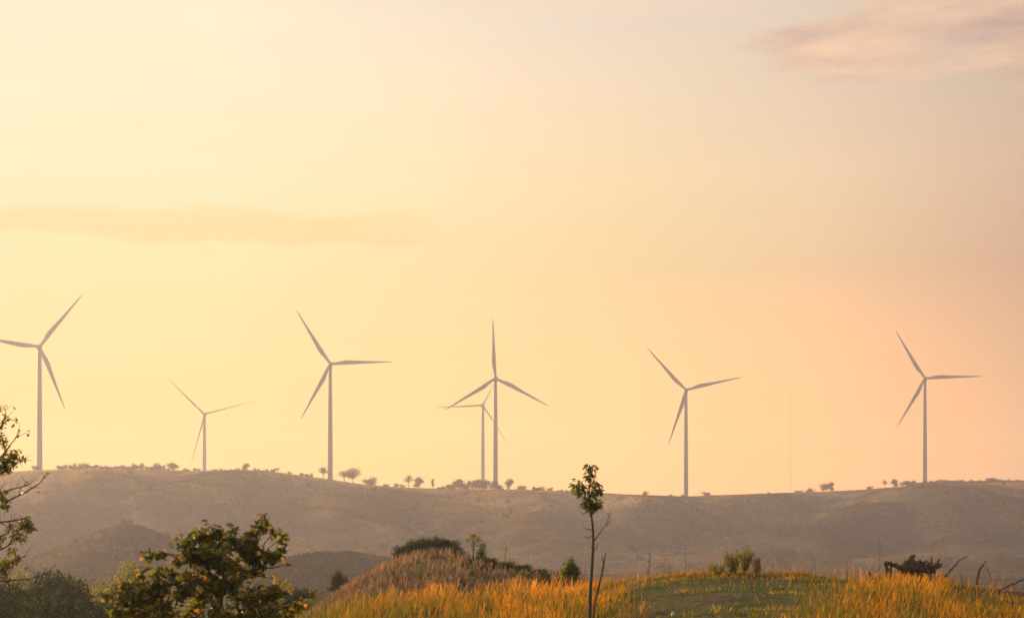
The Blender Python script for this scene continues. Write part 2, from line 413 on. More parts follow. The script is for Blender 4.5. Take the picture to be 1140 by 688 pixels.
D0 = 60.0
MOUND = [(-700, -14), (-300, -9), (0, -6.2), (120, -4.6), (200, -3.6), (300, -3.4), (345, -2.9), (390, -2.55), (450, -2.25), (550, -2.08), (620, -1.92), (665, -1.6),
         (700, -1.34), (760, -1.17), (850, -1.14), (930, -1.22), (965, -1.36), (1000, -1.46), (1050, -1.46), (1100, -1.6), (1140, -1.78), (1250, -2.3), (1500, -3.5), (2200, -8)]
KN = [(100, 800), (300, 712), (340, 692), (365, 676), (400, 652), (430, 634), (450, 626), (480, 621), (510, 623), (560, 632), (620, 643), (660, 652), (720, 668), (800, 710), (1000, 800)]
CREST = [(-400, 540), (-200, 530), (0, 525), (43, 523), (100, 521.5), (150, 522), (200, 523), (227, 524), (270, 523), (300, 524), (330, 528), (367, 533), (400, 538), (440, 541.5), (480, 543),
         (520, 544), (580, 544.5), (610, 546), (640, 547), (700, 550), (763, 552), (800, 550.5), (850, 549), (880, 548), (920, 546.5), (960, 544.5), (1000, 541.5), (1029, 539.5),
         (1080, 538), (1110, 537), (1140, 537), (1300, 533), (1600, 545)]
CRD = [(-400, 1380), (43, 1420), (367, 1522), (551, 1590), (763, 1660), (1029, 1716), (1140, 1740), (1600, 1800)]

def seg_dist(X, Y, a, b):
    ax, ay = a; bx, by = b
    L2 = (bx - ax) ** 2 + (by - ay) ** 2
    s = np.clip(((X - ax) * (bx - ax) + (Y - ay) * (by - ay)) / L2, 0, 1)
    qx, qy = X - (ax + s * (bx - ax)), Y - (ay + s * (by - ay))
    side = np.sign(qx * (by - ay) - qy * (bx - ax))
    return np.hypot(qx, qy), s, side

# spurs running down the far slope: (photo column, depth) at top and bottom, height, half width
SPURS = [((280, 1472), (203, 1362), 4.6, 13), ((940, 1600), (800, 1420), 5.0, 20), ((120, 1400), (30, 1290), 4.0, 22), ((700, 1560), (610, 1430), 3.5, 20), ((268, 1465), (170, 1180), 7.0, 34), ((60, 1400), (150, 1150), 6.0, 40), ((905, 1640), (775, 1330), 9.0, 45), ((640, 1590), (740, 1250), 8.0, 50),
         ((430, 1500), (520, 1150), 7.0, 45), ((330, 1440), (380, 1120), 5.0, 36), ((1090, 1690), (1000, 1300), 8.0, 55), ((560, 1540), (600, 1260), 5.0, 36),
         ((990, 1660), (900, 1400), 5.0, 34), ((820, 1600), (690, 1380), 5.0, 34), ((1240, 1690), (1170, 1250), 8.0, 60), ((-120, 1360), (-40, 1050), 8.0, 60)]
GULLIES = [((230, 1430), (110, 1130), 5.0, 24), ((770, 1610), (830, 1300), 7.0, 32), ((960, 1640), (880, 1350), 6.0, 30), ((480, 1540), (440, 1180), 4.0, 28), ((700, 1590), (640, 1300), 4.0, 28)]

def H(X, Y):
    X = np.asarray(X, float); Y = np.asarray(Y, float)
    rad = np.maximum(Y, 8.0)
    px = CX + X / rad * F
    # near mound
    pm = CX + X / D0 * F
    zc = interp(MOUND, pm)
    zc = (zc + interp(MOUND, pm - 18) + interp(MOUND, pm + 18)) / 3
    mound = zc - 0.026 * np.clip(D0 - Y, 0, 60) - np.where(Y > D0, np.minimum(0.0042 * (Y - D0) ** 2, 0.17 * (Y - D0)), 0)
    mound = mound + 0.10 * nA(X * 0.22, Y * 0.22) + 0.10 * nB(X * 0.35, Y * 0.9, 3) + 0.05 * nC(X * 1.5, Y * 2.0, 3)
    # bench of trodden soil below the crest
    # knoll behind
    DK = 130.0
    pk = CX + X / DK * F
    zk = (HY - (interp(KN, pk) + interp(KN, pk - 12) + interp(KN, pk + 12)) / 3) / F * DK
    knoll = zk - 0.0030 * (Y - DK) ** 2 + 0.12 * nB(X * 0.2 + 9, Y * 0.2)
    # valley floor
    valley = -17.0 + 2.2 * nA(X / 140.0 + 3, Y / 140.0) + 0.6 * nB(X / 30.0, Y / 30.0)
    def bump2(px0, D, top, sx, sy):
        X0 = (px0 - CX) / F * D
        return top * np.exp(-((X - X0) / sx) ** 2 * 0.5 - ((Y - D) / sy) ** 2 * 0.5)
    def cone(px0, D, top, sx, sy):
        X0 = (px0 - CX) / F * D
        return top * np.exp(-(np.sqrt(((X - X0) / sx) ** 2 + ((Y - D) / sy) ** 2 + 0.12) - 0.35))
    valley = valley + cone(140, 800, 19.0, 26, 60) + bump2(86, 790, 4, 16, 40) + bump2(184, 815, 4.5, 14, 40) + 0.7 * nC(X / 7.0, Y / 9.0, 3)
    valley = valley + bump2(330, 640, 7.5, 17, 40) + bump2(430, 660, 8.5, 22, 40) + bump2(250, 420, 3.5, 16, 50) + bump2(10, 480, 4, 16, 50)
    # far ridge
    Dc = interp(CRD, px)
    ych = (interp(CREST, px) + interp(CREST, px - 10) + interp(CREST, px + 10)) / 3
    zcr = (HY - ych) / F * Dc
    s = np.clip((Y - 880.0) / (Dc - 880.0), 0, 1)
    f = 0.55 * s + 0.45 * smooth(s, 0.0, 1.0)
    ridge = valley * (1 - smooth(s, 0.0, 0.5)) + (-17.0) * smooth(s, 0.0, 0.5) + (zcr + 17.0) * f
    mask = np.sin(np.clip(s, 0, 1) * math.pi) * (s > 0) * (s < 1)
    for a, b, h, w in SPURS:
        A = ((a[0] - CX) / F * a[1], a[1]); B = ((b[0] - CX) / F * b[1], b[1])
        d, q, side = seg_dist(X, Y, A, B)
        ridge = ridge + mask * 2.1 * h * np.exp(-(d / w) ** 2) * (0.5 + 0.5 * np.sin(np.clip(q, 0, 1) * math.pi))
    for a, b, h, w in GULLIES:
        A = ((a[0] - CX) / F * a[1], a[1]); B = ((b[0] - CX) / F * b[1], b[1])
        d, q, side = seg_dist(X, Y, A, B)
        ridge = ridge - mask * 2.1 * h * np.exp(-(d / w) ** 2)
    rn = 1 - np.abs(nC(X / 120.0 + nA(X / 200., Y / 200.) * 0.8, Y / 420.0 + 7, 4))
    ridge = ridge + mask * (-24.0 * np.clip(0.93 - rn, 0, 1) + 2.2 * nB(X / 40.0, Y / 60.0, 4)) + 0.45 * nC(X / 6.0, Y / 9.0, 3) * (s > 0.02) * (s < 0.985)
    lim = zcr / Dc * Y - 0.5 - 1.2 * (1 - s)           # spurs stay below the skyline
    ridge = np.where((s > 0.3) & (s < 1), -smax(-ridge, -lim, 1.5), ridge)
    back = np.maximum(zcr - 0.06 * (Y - Dc), 28 + 6 * nA(X / 300., Y / 300.))
    far = np.where(Y > Dc, back, np.where(Y > 880, ridge, valley))
    near = smax(mound, knoll, 0.5)
    return smax(near, far, 1.0)

def Hs(x, y): return float(H(np.array([x]), np.array([y]))[0])
def G(px, D):
    """ground point under photo column px at depth D"""
    x = (px - CX) / F * D
    return np.array([x, D, Hs(x, D)])

def grid_obj(name, X, Y, mat, zoff=0.0, attrs=None):
    Z = H(X, Y) + zoff
    r, c = X.shape
    idx = np.arange(r * c).reshape(r, c)
    Fq = np.stack([idx[:-1, :-1], idx[:-1, 1:], idx[1:, 1:], idx[1:, :-1]], -1).reshape(-1, 4)
    V = np.stack([X, Y, Z], -1).reshape(-1, 3)
    return mesh_obj(name, V, Fq, mat, None, attrs, True)

xs = np.concatenate([np.linspace(-110, -40, 60, endpoint=False), np.linspace(-40, 40, 330, endpoint=False), np.linspace(40, 110, 61)])
ys = np.concatenate([np.linspace(-60, 25, 60, endpoint=False), np.linspace(25, 75, 200, endpoint=False), np.linspace(75, 262, 240)])
X, Y = np.meshgrid(xs, ys)
ground = tag(grid_obj('ground', X, Y, MAT['soil']), kind='structure')

us = np.concatenate([np.linspace(-0.8, -0.32, 90, endpoint=False), np.linspace(-0.32, 0.32, 760, endpoint=False), np.linspace(0.32, 0.8, 91)])
yd = np.concatenate([np.linspace(250, 900, 130, endpoint=False), np.linspace(900, 1860, 340, endpoint=False), np.linspace(1860, 3500, 60)])
U, Y = np.meshgrid(us, yd)
X = U * Y
pxs = CX + U * F
# sunlit streaks of the far slope put into the colour, plus pale fields
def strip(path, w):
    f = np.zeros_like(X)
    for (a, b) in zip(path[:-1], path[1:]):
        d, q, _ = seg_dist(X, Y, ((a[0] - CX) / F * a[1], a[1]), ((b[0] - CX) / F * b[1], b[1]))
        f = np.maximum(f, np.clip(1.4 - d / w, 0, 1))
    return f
sunlit_and_field = np.maximum.reduce([strip([(282, 1478), (262, 1440), (232, 1395), (205, 1370)], 7.0) * 0.9,
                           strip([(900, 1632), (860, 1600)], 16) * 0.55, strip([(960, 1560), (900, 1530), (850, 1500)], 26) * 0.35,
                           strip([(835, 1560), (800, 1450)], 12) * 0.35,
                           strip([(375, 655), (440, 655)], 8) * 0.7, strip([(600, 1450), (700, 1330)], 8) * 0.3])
sunlit_and_field = sunlit_and_field * np.clip(0.8 + 0.6 * nA(X / 18., Y / 30.), 0, 1)
hills = tag(grid_obj('hills', X, Y, MAT['hills'], -0.25, {'sunlit_and_field': sunlit_and_field.ravel()}), kind='structure')

# ------------------------------------------------------------------ haze
hv = np.array([[x, y, z] for z in (-45.0, 192.0) for y in (-75.0, 3560.0) for x in (-2900.0, 2900.0)])
hf = np.array([[0, 2, 3, 1], [4, 5, 7, 6], [0, 1, 5, 4], [2, 6, 7, 3], [0, 4, 6, 2], [1, 3, 7, 5]])
m, t, out = mat_new('haze_air')
pv = t.nodes.new('ShaderNodeVolumePrincipled')
pv.inputs['Color'].default_value = (0.93, 0.82, 0.92, 1)
pv.inputs['Density'].default_value = 0.00023
pv.inputs['Density Attribute'].default_value = ''
pv.inputs['Anisotropy'].default_value = 0.46
t.links.new(pv.outputs[0], out.inputs['Volume'])
haze = tag(mesh_obj('haze', hv, hf, m), kind='stuff')

# ------------------------------------------------------------------ wind turbines
def make_blade(pitch_deg, L=50.0):
    prof = [(0.0, 2.2, 1.0), (0.03, 2.1, 1.0), (0.10, 2.6, 0.62), (0.20, 3.5, 0.36), (0.26, 3.6, 0.28), (0.36, 3.1, 0.23), (0.5, 2.45, 0.2), (0.65, 1.85, 0.18), (0.8, 1.3, 0.17), (0.92, 0.85, 0.16), (0.98, 0.5, 0.16), (1.0, 0.15, 0.2)]
    n = 14; rings = []
    for (s, c, tk) in prof:
        th = np.arange(n) * 2 * math.pi / n
        roundness = np.clip((tk - 0.3) / 0.6, 0, 1)
        xx = np.cos(th); yy = np.sin(th) * tk
        # airfoil: thicker toward the leading edge (-x), sharp at the trailing edge (+x)
        yy = yy * (roundness + (1 - roundness) * (0.75 - 0.5 * xx))
        lead = -1.1
        x = lead + (xx + 1) * 0.5 * c if roundness < 1 else xx * 0.5 * c
        x = (1 - roundness) * (lead + (xx + 1) * 0.5 * c) + roundness * (xx * 0.5 * c)
        if s > 0.3: x = x + (s - 0.3) * 0.9
        y = yy * 0.5 * c
        tw = R(pitch_deg + 10 * (1 - s) ** 2)
        xr = x * math.cos(tw) - y * math.sin(tw); yr = x * math.sin(tw) + y * math.cos(tw)
        yr = yr - 1.6 * s * s               # slight pre-bend toward the wind
        rings.append(np.stack([-xr, yr, np.full(n, 1.0 + s * (L - 1.0))], -1))
    V = np.vstack(rings); m_ = len(prof)
    idx = np.arange(m_ * n).reshape(m_, n); nx = np.roll(idx, -1, 1)
    Fq = np.stack([idx[:-1], nx[:-1], nx[1:], idx[1:]], -1).reshape(-1, 4)
    return V, Fq
def lathe(prof, n=28):
    th = np.arange(n) * 2 * math.pi / n
    V = np.vstack([np.stack([r * np.cos(th), r * np.sin(th), np.full(n, z)], -1) for r, z in prof])
    k = len(prof); idx = np.arange(k * n).reshape(k, n); nx = np.roll(idx, -1, 1)
    return V, np.stack([idx[:-1], nx[:-1], nx[1:], idx[1:]], -1).reshape(-1, 4)

HUBH = 92.0
V, Fq = lathe([(2.15, -3.0), (2.15, 0), (2.1, 15), (1.98, 35), (1.82, 55), (1.6, 75), (1.45, 88.0), (1.42, 89.9), (0.01, 89.9)])
tower_proto = mesh_obj('tower', V, Fq, MAT['paint'], None, None, True)
V, Fq = lathe([(0.01, -2.1), (0.75, -1.95), (1.3, -1.4), (1.6, -0.4), (1.65, 0.9), (1.6, 1.6), (0.01, 1.6)])
V = V[:, [0, 2, 1]]                               # axis along +Y, nose toward -Y
hub_proto = mesh_obj('hub', V, Fq[:, ::-1], MAT['paint'], None, None, True)
# nacelle: rounded box behind the hub
xsn, nac = 14, []
for (y, w, h) in [(1.7, 1.2, 1.2), (2.2, 1.7, 1.75), (4.0, 1.9, 2.0), (9.0, 1.9, 2.0), (11.3, 1.7, 1.75), (12.0, 1.2, 1.2), (12.0, 0.05, 0.05)]:
    th = np.arange(20) * 2 * math.pi / 20
    sx = np.sign(np.cos(th)) * np.abs(np.cos(th)) ** 0.45; sz = np.sign(np.sin(th)) * np.abs(np.sin(th)) ** 0.45
    nac.append(np.stack([w * sx, np.full(20, y), h * sz], -1))
V = np.vstack(nac); idx = np.arange(len(V)).reshape(-1, 20); nx = np.roll(idx, -1, 1)
nac_proto = mesh_obj('nacelle', V, np.stack([idx[:-1], idx[1:], nx[1:], nx[:-1]], -1).reshape(-1, 4), MAT['paint'], None, None, True)
blade_face = mesh_obj('blade', *make_blade(4.0), MAT['paint'], None, None, True)
blade_edge = mesh_obj('blade', *make_blade(62.0), MAT['paint'], None, None, True)
V, Fq = lathe([(0.01, 90.6), (1.1, 90.6), (1.1, 89.8), (0.01, 89.8)])
protos = [tower_proto, hub_proto, nac_proto, blade_face, blade_edge]

TURB = [  # hub column, hub row, depth, first blade angle, feathered, label
    (44, 386, 1418, 52.0, False, 'tallest wind turbine, at the far left, a blade tip reaching past the frame'),
    (227.5, 461, 1866, 135.5, True, 'small faded wind turbine with thin blades standing behind the left ridge top'),
    (367.5, 405, 1520, 122.5, False, 'wind turbine beside the broad-crowned ridge trees, one blade pointing level right'),
    (551.5, 421, 1590, 92.6, False, 'wind turbine with one blade pointing straight up, in front of the smaller overlapped one'),
    (537.5, 451, 1970, 62.8, True, 'small faded wind turbine partly hidden behind the upright-bladed turbine'),
    (763.5, 434, 1660, 132.6, False, 'wind turbine on the bare dip of the ridge, left of the thin mast'),
    (1029.5, 421, 1715, 121.0, False, 'rightmost wind turbine, standing on the shrubby right ridge'),
]
for (hx, hy, D, a0, feather, lab) in TURB:
    hub = P(hx, hy, D)
    hd = hub[:2] / np.linalg.norm(hub[:2])
    root = empty('wind_turbine', (hub[0] + 4.2 * hd[0], hub[1] + 4.2 * hd[1], hub[2] - HUBH), lab, 'wind turbine', 'wind turbines along the ridge')
    root.rotation_euler = (0, 0, -math.atan2(hub[0], hub[1]))   # rotors face up-valley, toward the viewer
    def put(proto, loc, rot=None):
        o = proto.copy(); col.objects.link(o); o.parent = root; o.location = loc
        if rot is not None: o.rotation_euler = rot
        return o
    put(tower_proto, (0, 0, 0))
    put(nac_proto, (0, -4.2, HUBH))
    hub_o = put(hub_proto, (0, -4.2, HUBH))
    for k in range(3):
        ang = R(a0 + 120 * k - 90)      # screen angle from vertical, counter-clockwise
        put(blade_edge if feather else blade_face, (0, 0, 0), (0, -ang, 0)).parent = hub_o
for o in protos: bpy.data.objects.remove(o)

# ------------------------------------------------------------------ measuring mast and hut on the ridge
base = G(880, 1640); topz = P(880, 437, 1640)[2]; hm = topz - base[2]
mast = empty('lattice_mast', base, 'very thin tall lattice mast on the ridge between two turbines', 'mast')
mb = MB(); tri = [(0.34 * math.cos(a), 0.34 * math.sin(a)) for a in (0.5, 0.5 + 2 * math.pi / 3, 0.5 + 4 * math.pi / 3)]
for (x, y) in tri: mb.tube([(x, y, -1), (x, y, hm)], 0.032, 4)
mb.build('leg_frame', MAT['steel'], mast)
mb = MB()
for k in range(int(hm / 1.5)):
    for j in range(3):
        a, b = tri[j], tri[(j + 1) % 3]
        mb.tube([(a[0], a[1], k * 1.5), (b[0], b[1], k * 1.5 + 1.5)], 0.014, 4)
mb.build('lattice_bracing', MAT['steel'], mast)

def box(mb, x0, x1, y0, y1, z0, z1):
    V = [[x, y, z] for z in (z0, z1) for y in (y0, y1) for x in (x0, x1)]
    mb.add(V, [[0, 2, 3, 1], [4, 5, 7, 6], [0, 1, 5, 4], [2, 6, 7, 3], [0, 4, 6, 2], [1, 3, 7, 5]])
hutp = G(889, 1628)
hut = empty('hut', hutp, 'low hut with a flat pinkish roof on the ridge beside a dark tree pair', 'hut')
mb = MB(); box(mb, -3.2, 3.2, -2, 2, -1, 2.3); mb.build('wall', MAT['hut'], hut, False)
mb = MB(); mb.add([[-4.6, -3, 2.32], [4.6, -3, 2.32], [4.6, 3, 2.9], [-4.6, 3, 2.9], [-4.6, -3, 2.55], [4.6, -3, 2.55], [4.6, 3, 3.15], [-4.6, 3, 3.15]],
                  [[0, 3, 2, 1], [4, 5, 6, 7], [0, 1, 5, 4], [2, 3, 7, 6], [0, 4, 7, 3], [1, 2, 6, 5]])
mb.build('roof', MAT['tin'], hut, False)
mb = MB(); box(mb, -0.5, 0.5, -2.06, -2.003, 0, 1.9); mb.build('door', MAT['deadwood'], hut, False)

# ------------------------------------------------------------------ plants
def leaf_quads(C, size, up_bias=0.3, aspect=0.45, droop=0.0, dirs=None):
    """leaf-shaped folded faces (6 points, 2 quads each) at the points C"""
    n = len(C)
    d = rng.normal(size=(n, 3)) if dirs is None else dirs + 0.55 * rng.normal(size=(n, 3))
    d[:, 2] -= droop
    d /= np.linalg.norm(d, axis=1)[:, None]
    up = rng.normal(size=(n, 3)); up[:, 2] += up_bias * 3
    sd = np.cross(d, up); sd /= np.linalg.norm(sd, axis=1)[:, None] + 1e-9
    nr = np.cross(sd, d)
    L = size * rng.uniform(0.6, 1.25, n)[:, None]; W = L * aspect
    b = C; tip = C + d * L - nr * L * 0.12
    l = C + d * L * 0.42 + sd * W * 0.5 - nr * L * 0.06; r = C + d * L * 0.42 - sd * W * 0.5 - nr * L * 0.06
    l2 = C + d * L * 0.74 + sd * W * 0.34 - nr * L * 0.08; r2 = C + d * L * 0.74 - sd * W * 0.34 - nr * L * 0.08
    mid = C + d * L * 0.5
    V = np.stack([b, l, l2, tip, r2, r, mid], 1)      # 7 points
    base = np.arange(n)[:, None] * 7
    Fq = np.concatenate([base + np.array([0, 6, 2, 1]), base + np.array([6, 3, 2, 2])[[0, 1, 2, 2]], ], 0) if False else None
    q = np.concatenate([base + np.array([[0, 6, 2, 1]]), base + np.array([[0, 5, 4, 6]])], 0)
    tr = np.concatenate([base + np.array([[6, 3, 2]]), base + np.array([[6, 4, 3]])], 0)
    return V.reshape(-1, 3), q, tr

def leaves_obj(name, C, size, mat, parent, origin, tone=None, **kw):
    C = np.asarray(C, float)
    V, q, tr = leaf_quads(C, size, **kw)
    tn = rng.beta(1.6, 2.0, len(C)) if tone is None else tone
    return mesh_obj(name, V - np.asarray(origin), q, mat, parent, {'tone': np.repeat(tn, 7)}, False, tr)

def curve(a, b, bend=0.15, n=5):
    a = np.asarray(a, float); b = np.asarray(b, float); s = np.linspace(0, 1, n)[:, None]
    L = np.linalg.norm(b - a); off = rng.normal(size=3) * bend * L; off[2] = abs(off[2]) * 0.5
    return a + (b - a) * s + off * (4 * s * (1 - s)) * 0.6 + rng.normal(size=(n, 3)) * 0.02 * L * (s * (1 - s)) * 4

# --- generic trees, seen at 5-60 pixels -------------------------------------
def proto_tree(h, w, form, nleaf, leaf, mat, trunk_frac=0.3):
    """returns (crown mesh object, trunk mesh object) built at the origin"""
    tb = MB(); pts = []
    lobes = []
    if form == 'round':
        k = 12
        for i in range(k):
            a = rng.uniform(0, 6.28); q = rng.uniform(0.1, 0.75) * w / 2; z = rng.uniform(trunk_frac + 0.05, 0.82) * h
            lobes.append((np.array([q * math.cos(a), q * math.sin(a), z]), rng.uniform(0.16, 0.28) * w))
        lobes.append((np.array([0, 0, 0.84 * h]), 0.2 * w))
    elif form == 'dome':
        for i in range(15):
            a = i * 2.4; q = math.sqrt((i + 0.5) / 15) * w / 2 * 0.72
            z = h * 0.80 - 0.42 * min(h, 0.9 * w) * (q / (w / 2)) ** 1.5 + rng.uniform(-0.05, 0.05) * h
            lobes.append((np.array([q * math.cos(a), q * math.sin(a), z + (0.07 * h if i % 4 == 0 else 0)]), rng.uniform(0.13, 0.25) * w))
    elif form == 'flat':
        for i in range(11):
            a = i * 2.4; q = (0.15 + 0.85 * (i / 10.0)) * w / 2 * 0.85; z = rng.uniform(0.72, 0.88) * h + (0.1 * h if i < 3 else 0)
            lobes.append((np.array([q * math.cos(a), q * math.sin(a), z]), rng.uniform(0.10, 0.16) * w))
    elif form == 'bush':
        for i in range(13):
            a = rng.uniform(0, 6.28); q = math.sqrt(rng.uniform(0, 1)) * w / 2 * 0.8; z = rng.uniform(0.15, 0.72) * h * (1.05 - 0.35 * (2 * q / w) ** 2)
            lobes.append((np.array([q * math.cos(a), q * math.sin(a), z]), rng.uniform(0.18, 0.3) * min(w, h * 1.6) * 0.8))
    elif form == 'slim':
        for i in range(10):
            z = (trunk_frac + (1 - trunk_frac) * (i + 0.5) / 10) * h; a = rng.uniform(0, 6.28)
            q = rng.uniform(0, 0.35) * w * (1 - 0.5 * i / 10)
            lobes.append((np.array([q * math.cos(a), q * math.sin(a), z]), rng.uniform(0.16, 0.26) * w * (1.2 - 0.6 * i / 10)))
    th = h * (0.8 if form != 'bush' else 0.5)
    spine = np.array([[0, 0, -0.4], [0.02 * w, 0, th * 0.3], [-0.03 * w, 0.03 * w, th * 0.65], [0.02 * w, 0, th]])
    tb.tube(spine, np.array([0.045, 0.036, 0.025, 0.012]) * h * 0.8, 6, jit=0.1)
    for c, r in lobes:
        z0 = min(c[2] * rng.uniform(0.4, 0.75), th); a = np.array([np.interp(z0, spine[:, 2], spine[:, 0]), np.interp(z0, spine[:, 2], spine[:, 1]), z0])
        tb.tube(curve(a, c, 0.1, 4), np.array([0.016, 0.012, 0.008, 0.004]) * h, 4)
    per = nleaf // len(lobes)
    for c, r in lobes:
        d = rng.normal(size=(per, 3)); d /= np.linalg.norm(d, axis=1)[:, None]
        rr = r * rng.uniform(0.25, 1.0, (per, 1)) ** (0.3 if form == 'dome' else 0.5) * (1 + (0.10 if form == 'dome' else 0.25) * rng.normal(size=(per, 1)))
        pts.append(c + d * rr * np.array([1, 1, 0.8 if form != 'flat' else 0.45]))
    C = np.vstack(pts); C[:, 2] = np.maximum(C[:, 2], 0.03 * h)
    lobe_tone = np.repeat(rng.uniform(-0.36, 0.36, len(lobes)), per)
    crown = leaves_obj('crown', C, leaf, mat, None, (0, 0, 0), tone=np.clip(rng.beta(1.8, 2.0, len(C)) + lobe_tone, 0, 1), aspect=0.62)
    trunk = tb.build('trunk', MAT['bark'], None)
    return crown, trunk, (h, w)

PROTO = {}
def proto(key, *a, **k):
    PROTO[key] = proto_tree(*a, **k)
proto('far_round_a', 7, 7, 'round', 1500, 0.55, MAT['leaf_far'], trunk_frac=0.08)
proto('far_round_b', 7, 8, 'round', 1300, 0.55, MAT['leaf_far'], trunk_frac=0.12)
proto('far_open', 8, 8, 'round', 700, 0.5, MAT['leaf_far'], trunk_frac=0.45)
proto('far_wide', 8, 13, 'round', 1500, 0.6, MAT['leaf_far'], trunk_frac=0.5)
proto('far_flat', 9, 12, 'flat', 1500, 0.5, MAT['leaf_far'])
proto('far_bush_a', 4, 7, 'bush', 1100, 0.45, MAT['leaf_far'])
proto('far_bush_b', 4, 6, 'bush', 900, 0.45, MAT['leaf_far'])
proto('far_slim', 8, 3.5, 'slim', 600, 0.45, MAT['leaf_far'], trunk_frac=0.3)
proto('dark_a', 7, 5.6, 'dome', 12000, 0.22, MAT['leaf_dark'], trunk_frac=0.2)
proto('dark_b', 7, 6.4, 'dome', 13000, 0.22, MAT['leaf_dark'], trunk_frac=0.2)
proto('lollipop', 5, 2.4, 'round', 2600, 0.2, MAT['leaf_dark'], trunk_frac=0.68)
proto('yellow_a', 8, 6, 'dome', 8000, 0.2, MAT['leaf_yellow'], trunk_frac=0.2)
proto('shrub_dark', 1.6, 2.2, 'bush', 2600, 0.12, MAT['leaf_dark'])
proto('shrub_dark_b', 1.6, 1.9, 'bush', 2200, 0.12, MAT['leaf_dark'])
proto('shrub_green', 1.2, 1.4, 'bush', 1500, 0.12, MAT['leaf_yellow'])
proto('shrub_bright', 1.2, 1.4, 'bush', 900, 0.2, MAT['leaf_bright'])
proto('dome_shrub', 2.0, 1.1, 'dome', 1100, 0.13, MAT['leaf_sap'], trunk_frac=0.2)
proto('knoll_flat', 1.8, 1.5, 'flat', 600, 0.09, MAT['leaf_yellow'])

def place(name, key, loc, hgt, wid, label, cat, group=None, rz=None):
    crown, trunk, (h, w) = PROTO[key]
    root = empty(name, loc, label, cat, group)
    root.rotation_euler = (0, 0, rng.uniform(0, 6.28) if rz is None else rz)
    root.scale = (wid / w, wid / w, hgt / h)
    for p_ in (crown, trunk):
        o = p_.copy(); col.objects.link(o); o.parent = root
    return root

# trees one can tell apart on the ridge: column, depth offset from crest, height px, width px
def ridge_place(name, key, px, hp, wp, label, cat, group=None, dd=-4.0, sink=0.0):
    D = float(interp(CRD, np.array([px]))[0]) + dd
    g_ = G(px, D); s = D / F
    return place(name, key, g_ - np.array([0, 0, sink * s]), hp * s, wp * s, label, cat, group)
RG = 'trees along the ridge top'
ridge_place('ridge_shrub', 'far_bush_b', 40, 8, 11, 'small shrub against the foot of the far left turbine', 'shrub', RG)
ridge_place('ridge_tree', 'far_round_b', 192, 9, 20, 'low spreading tree on the ridge left of the small faded turbine', 'tree', RG)
ridge_place('ridge_tree', 'far_round_a', 274, 9, 11, 'small round tree at the top of the pale sunlit strip', 'tree', RG)
ridge_place('ridge_tree', 'far_open', 309, 6, 7, 'tiny sparse tree alone on the ridge, left of the level-bladed turbine', 'tree', RG)
ridge_place('ridge_shrub', 'far_bush_a', 338, 5, 12, 'low shrub on the slope left of the level-bladed turbine', 'shrub', RG)
ridge_place('ridge_tree', 'far_open', 360, 14, 17, 'sparse small tree just left of the level-bladed turbine tower', 'tree', RG)
ridge_place('ridge_tree', 'far_wide', 393, 16, 27, 'broad-crowned tree with bare trunk right of the level-bladed turbine', 'tree', RG)
ridge_place('ridge_tree', 'far_open', 383, 13, 17, 'leaning sparse tree tucked between turbine tower and broad-crowned tree', 'tree', RG)
ridge_place('ridge_shrub', 'far_bush_a', 412, 11, 20, 'wide rounded shrub just right of the broad-crowned tree', 'shrub', RG)
ridge_place('ridge_tree', 'far_open', 455, 15, 13, 'feathery open tree beside a dark shrub mid ridge', 'tree', RG)
ridge_place('ridge_shrub', 'far_round_a', 466, 13, 13, 'dense dark tree beside the feathery open one mid ridge', 'tree', RG)
ridge_place('ridge_tree', 'far_slim', 482, 11, 7, 'slender tree left of the thicket below the paired turbines', 'tree', RG)
ridge_place('ridge_tree', 'far_round_b', 567, 13, 14, 'dark tree just right of the upright-bladed turbine tower', 'tree', RG)
ridge_place('ridge_tree', 'far_bush_b', 582, 7, 14, 'little low bushy tree right of the dark tree by the paired turbines', 'tree', RG)
ridge_place('ridge_shrub', 'far_bush_a', 601, 6, 16, 'low shrub alone where the ridge dips behind the sapling', 'shrub', RG)
ridge_place('ridge_shrub', 'far_bush_b', 787, 6, 13, 'low dark shrub right of the turbine on the bare dip', 'shrub', RG)
ridge_place('ridge_tree', 'far_round_b', 917, 10, 11, 'left one of two dark trees close together beside the hut', 'tree', RG)
ridge_place('ridge_tree', 'far_round_a', 925, 11, 12, 'right one of two dark trees close together beside the hut', 'tree', RG)
ridge_place('ridge_shrub', 'far_bush_a', 902, 6, 12, 'low shrub between the hut and the two dark trees', 'shrub', RG)
ridge_place('ridge_tree', 'far_open', 985, 10, 8, 'small pale tree left of a round shrub by the rightmost turbine', 'tree', RG)
ridge_place('ridge_shrub', 'far_round_a', 996, 10, 10, 'round dark shrub left of the rightmost turbine', 'shrub', RG)
ridge_place('ridge_shrub', 'far_bush_b', 968, 5, 9, 'low shrub halfway between the two dark trees and the rightmost turbine', 'shrub', RG)
for px in (503, 511, 519, 527, 534, 541, 548, 555):
    ridge_place('thicket_tree', random.choice(['far_round_a', 'far_bush_a', 'far_round_b']), px, rng.uniform(9, 14) - (3 if px < 506 or px > 552 else 0), rng.uniform(13, 18), 'rounded tree in the thicket at the foot of the paired turbines', 'tree', 'thicket at the paired turbines', rng.uniform(-25, -5))
for px in list(np.linspace(66, 182, 19)) :
    ridge_place('hedge_shrub', random.choice(['far_bush_a', 'far_bush_b']), px + rng.uniform(-3, 3), rng.choice([4, 5, 5, 6, 8]) * rng.uniform(0.8, 1.2), rng.uniform(9, 18), 'low shrub in the row along the left ridge top', 'shrub', 'shrub row on the left ridge', rng.uniform(-10, 5))
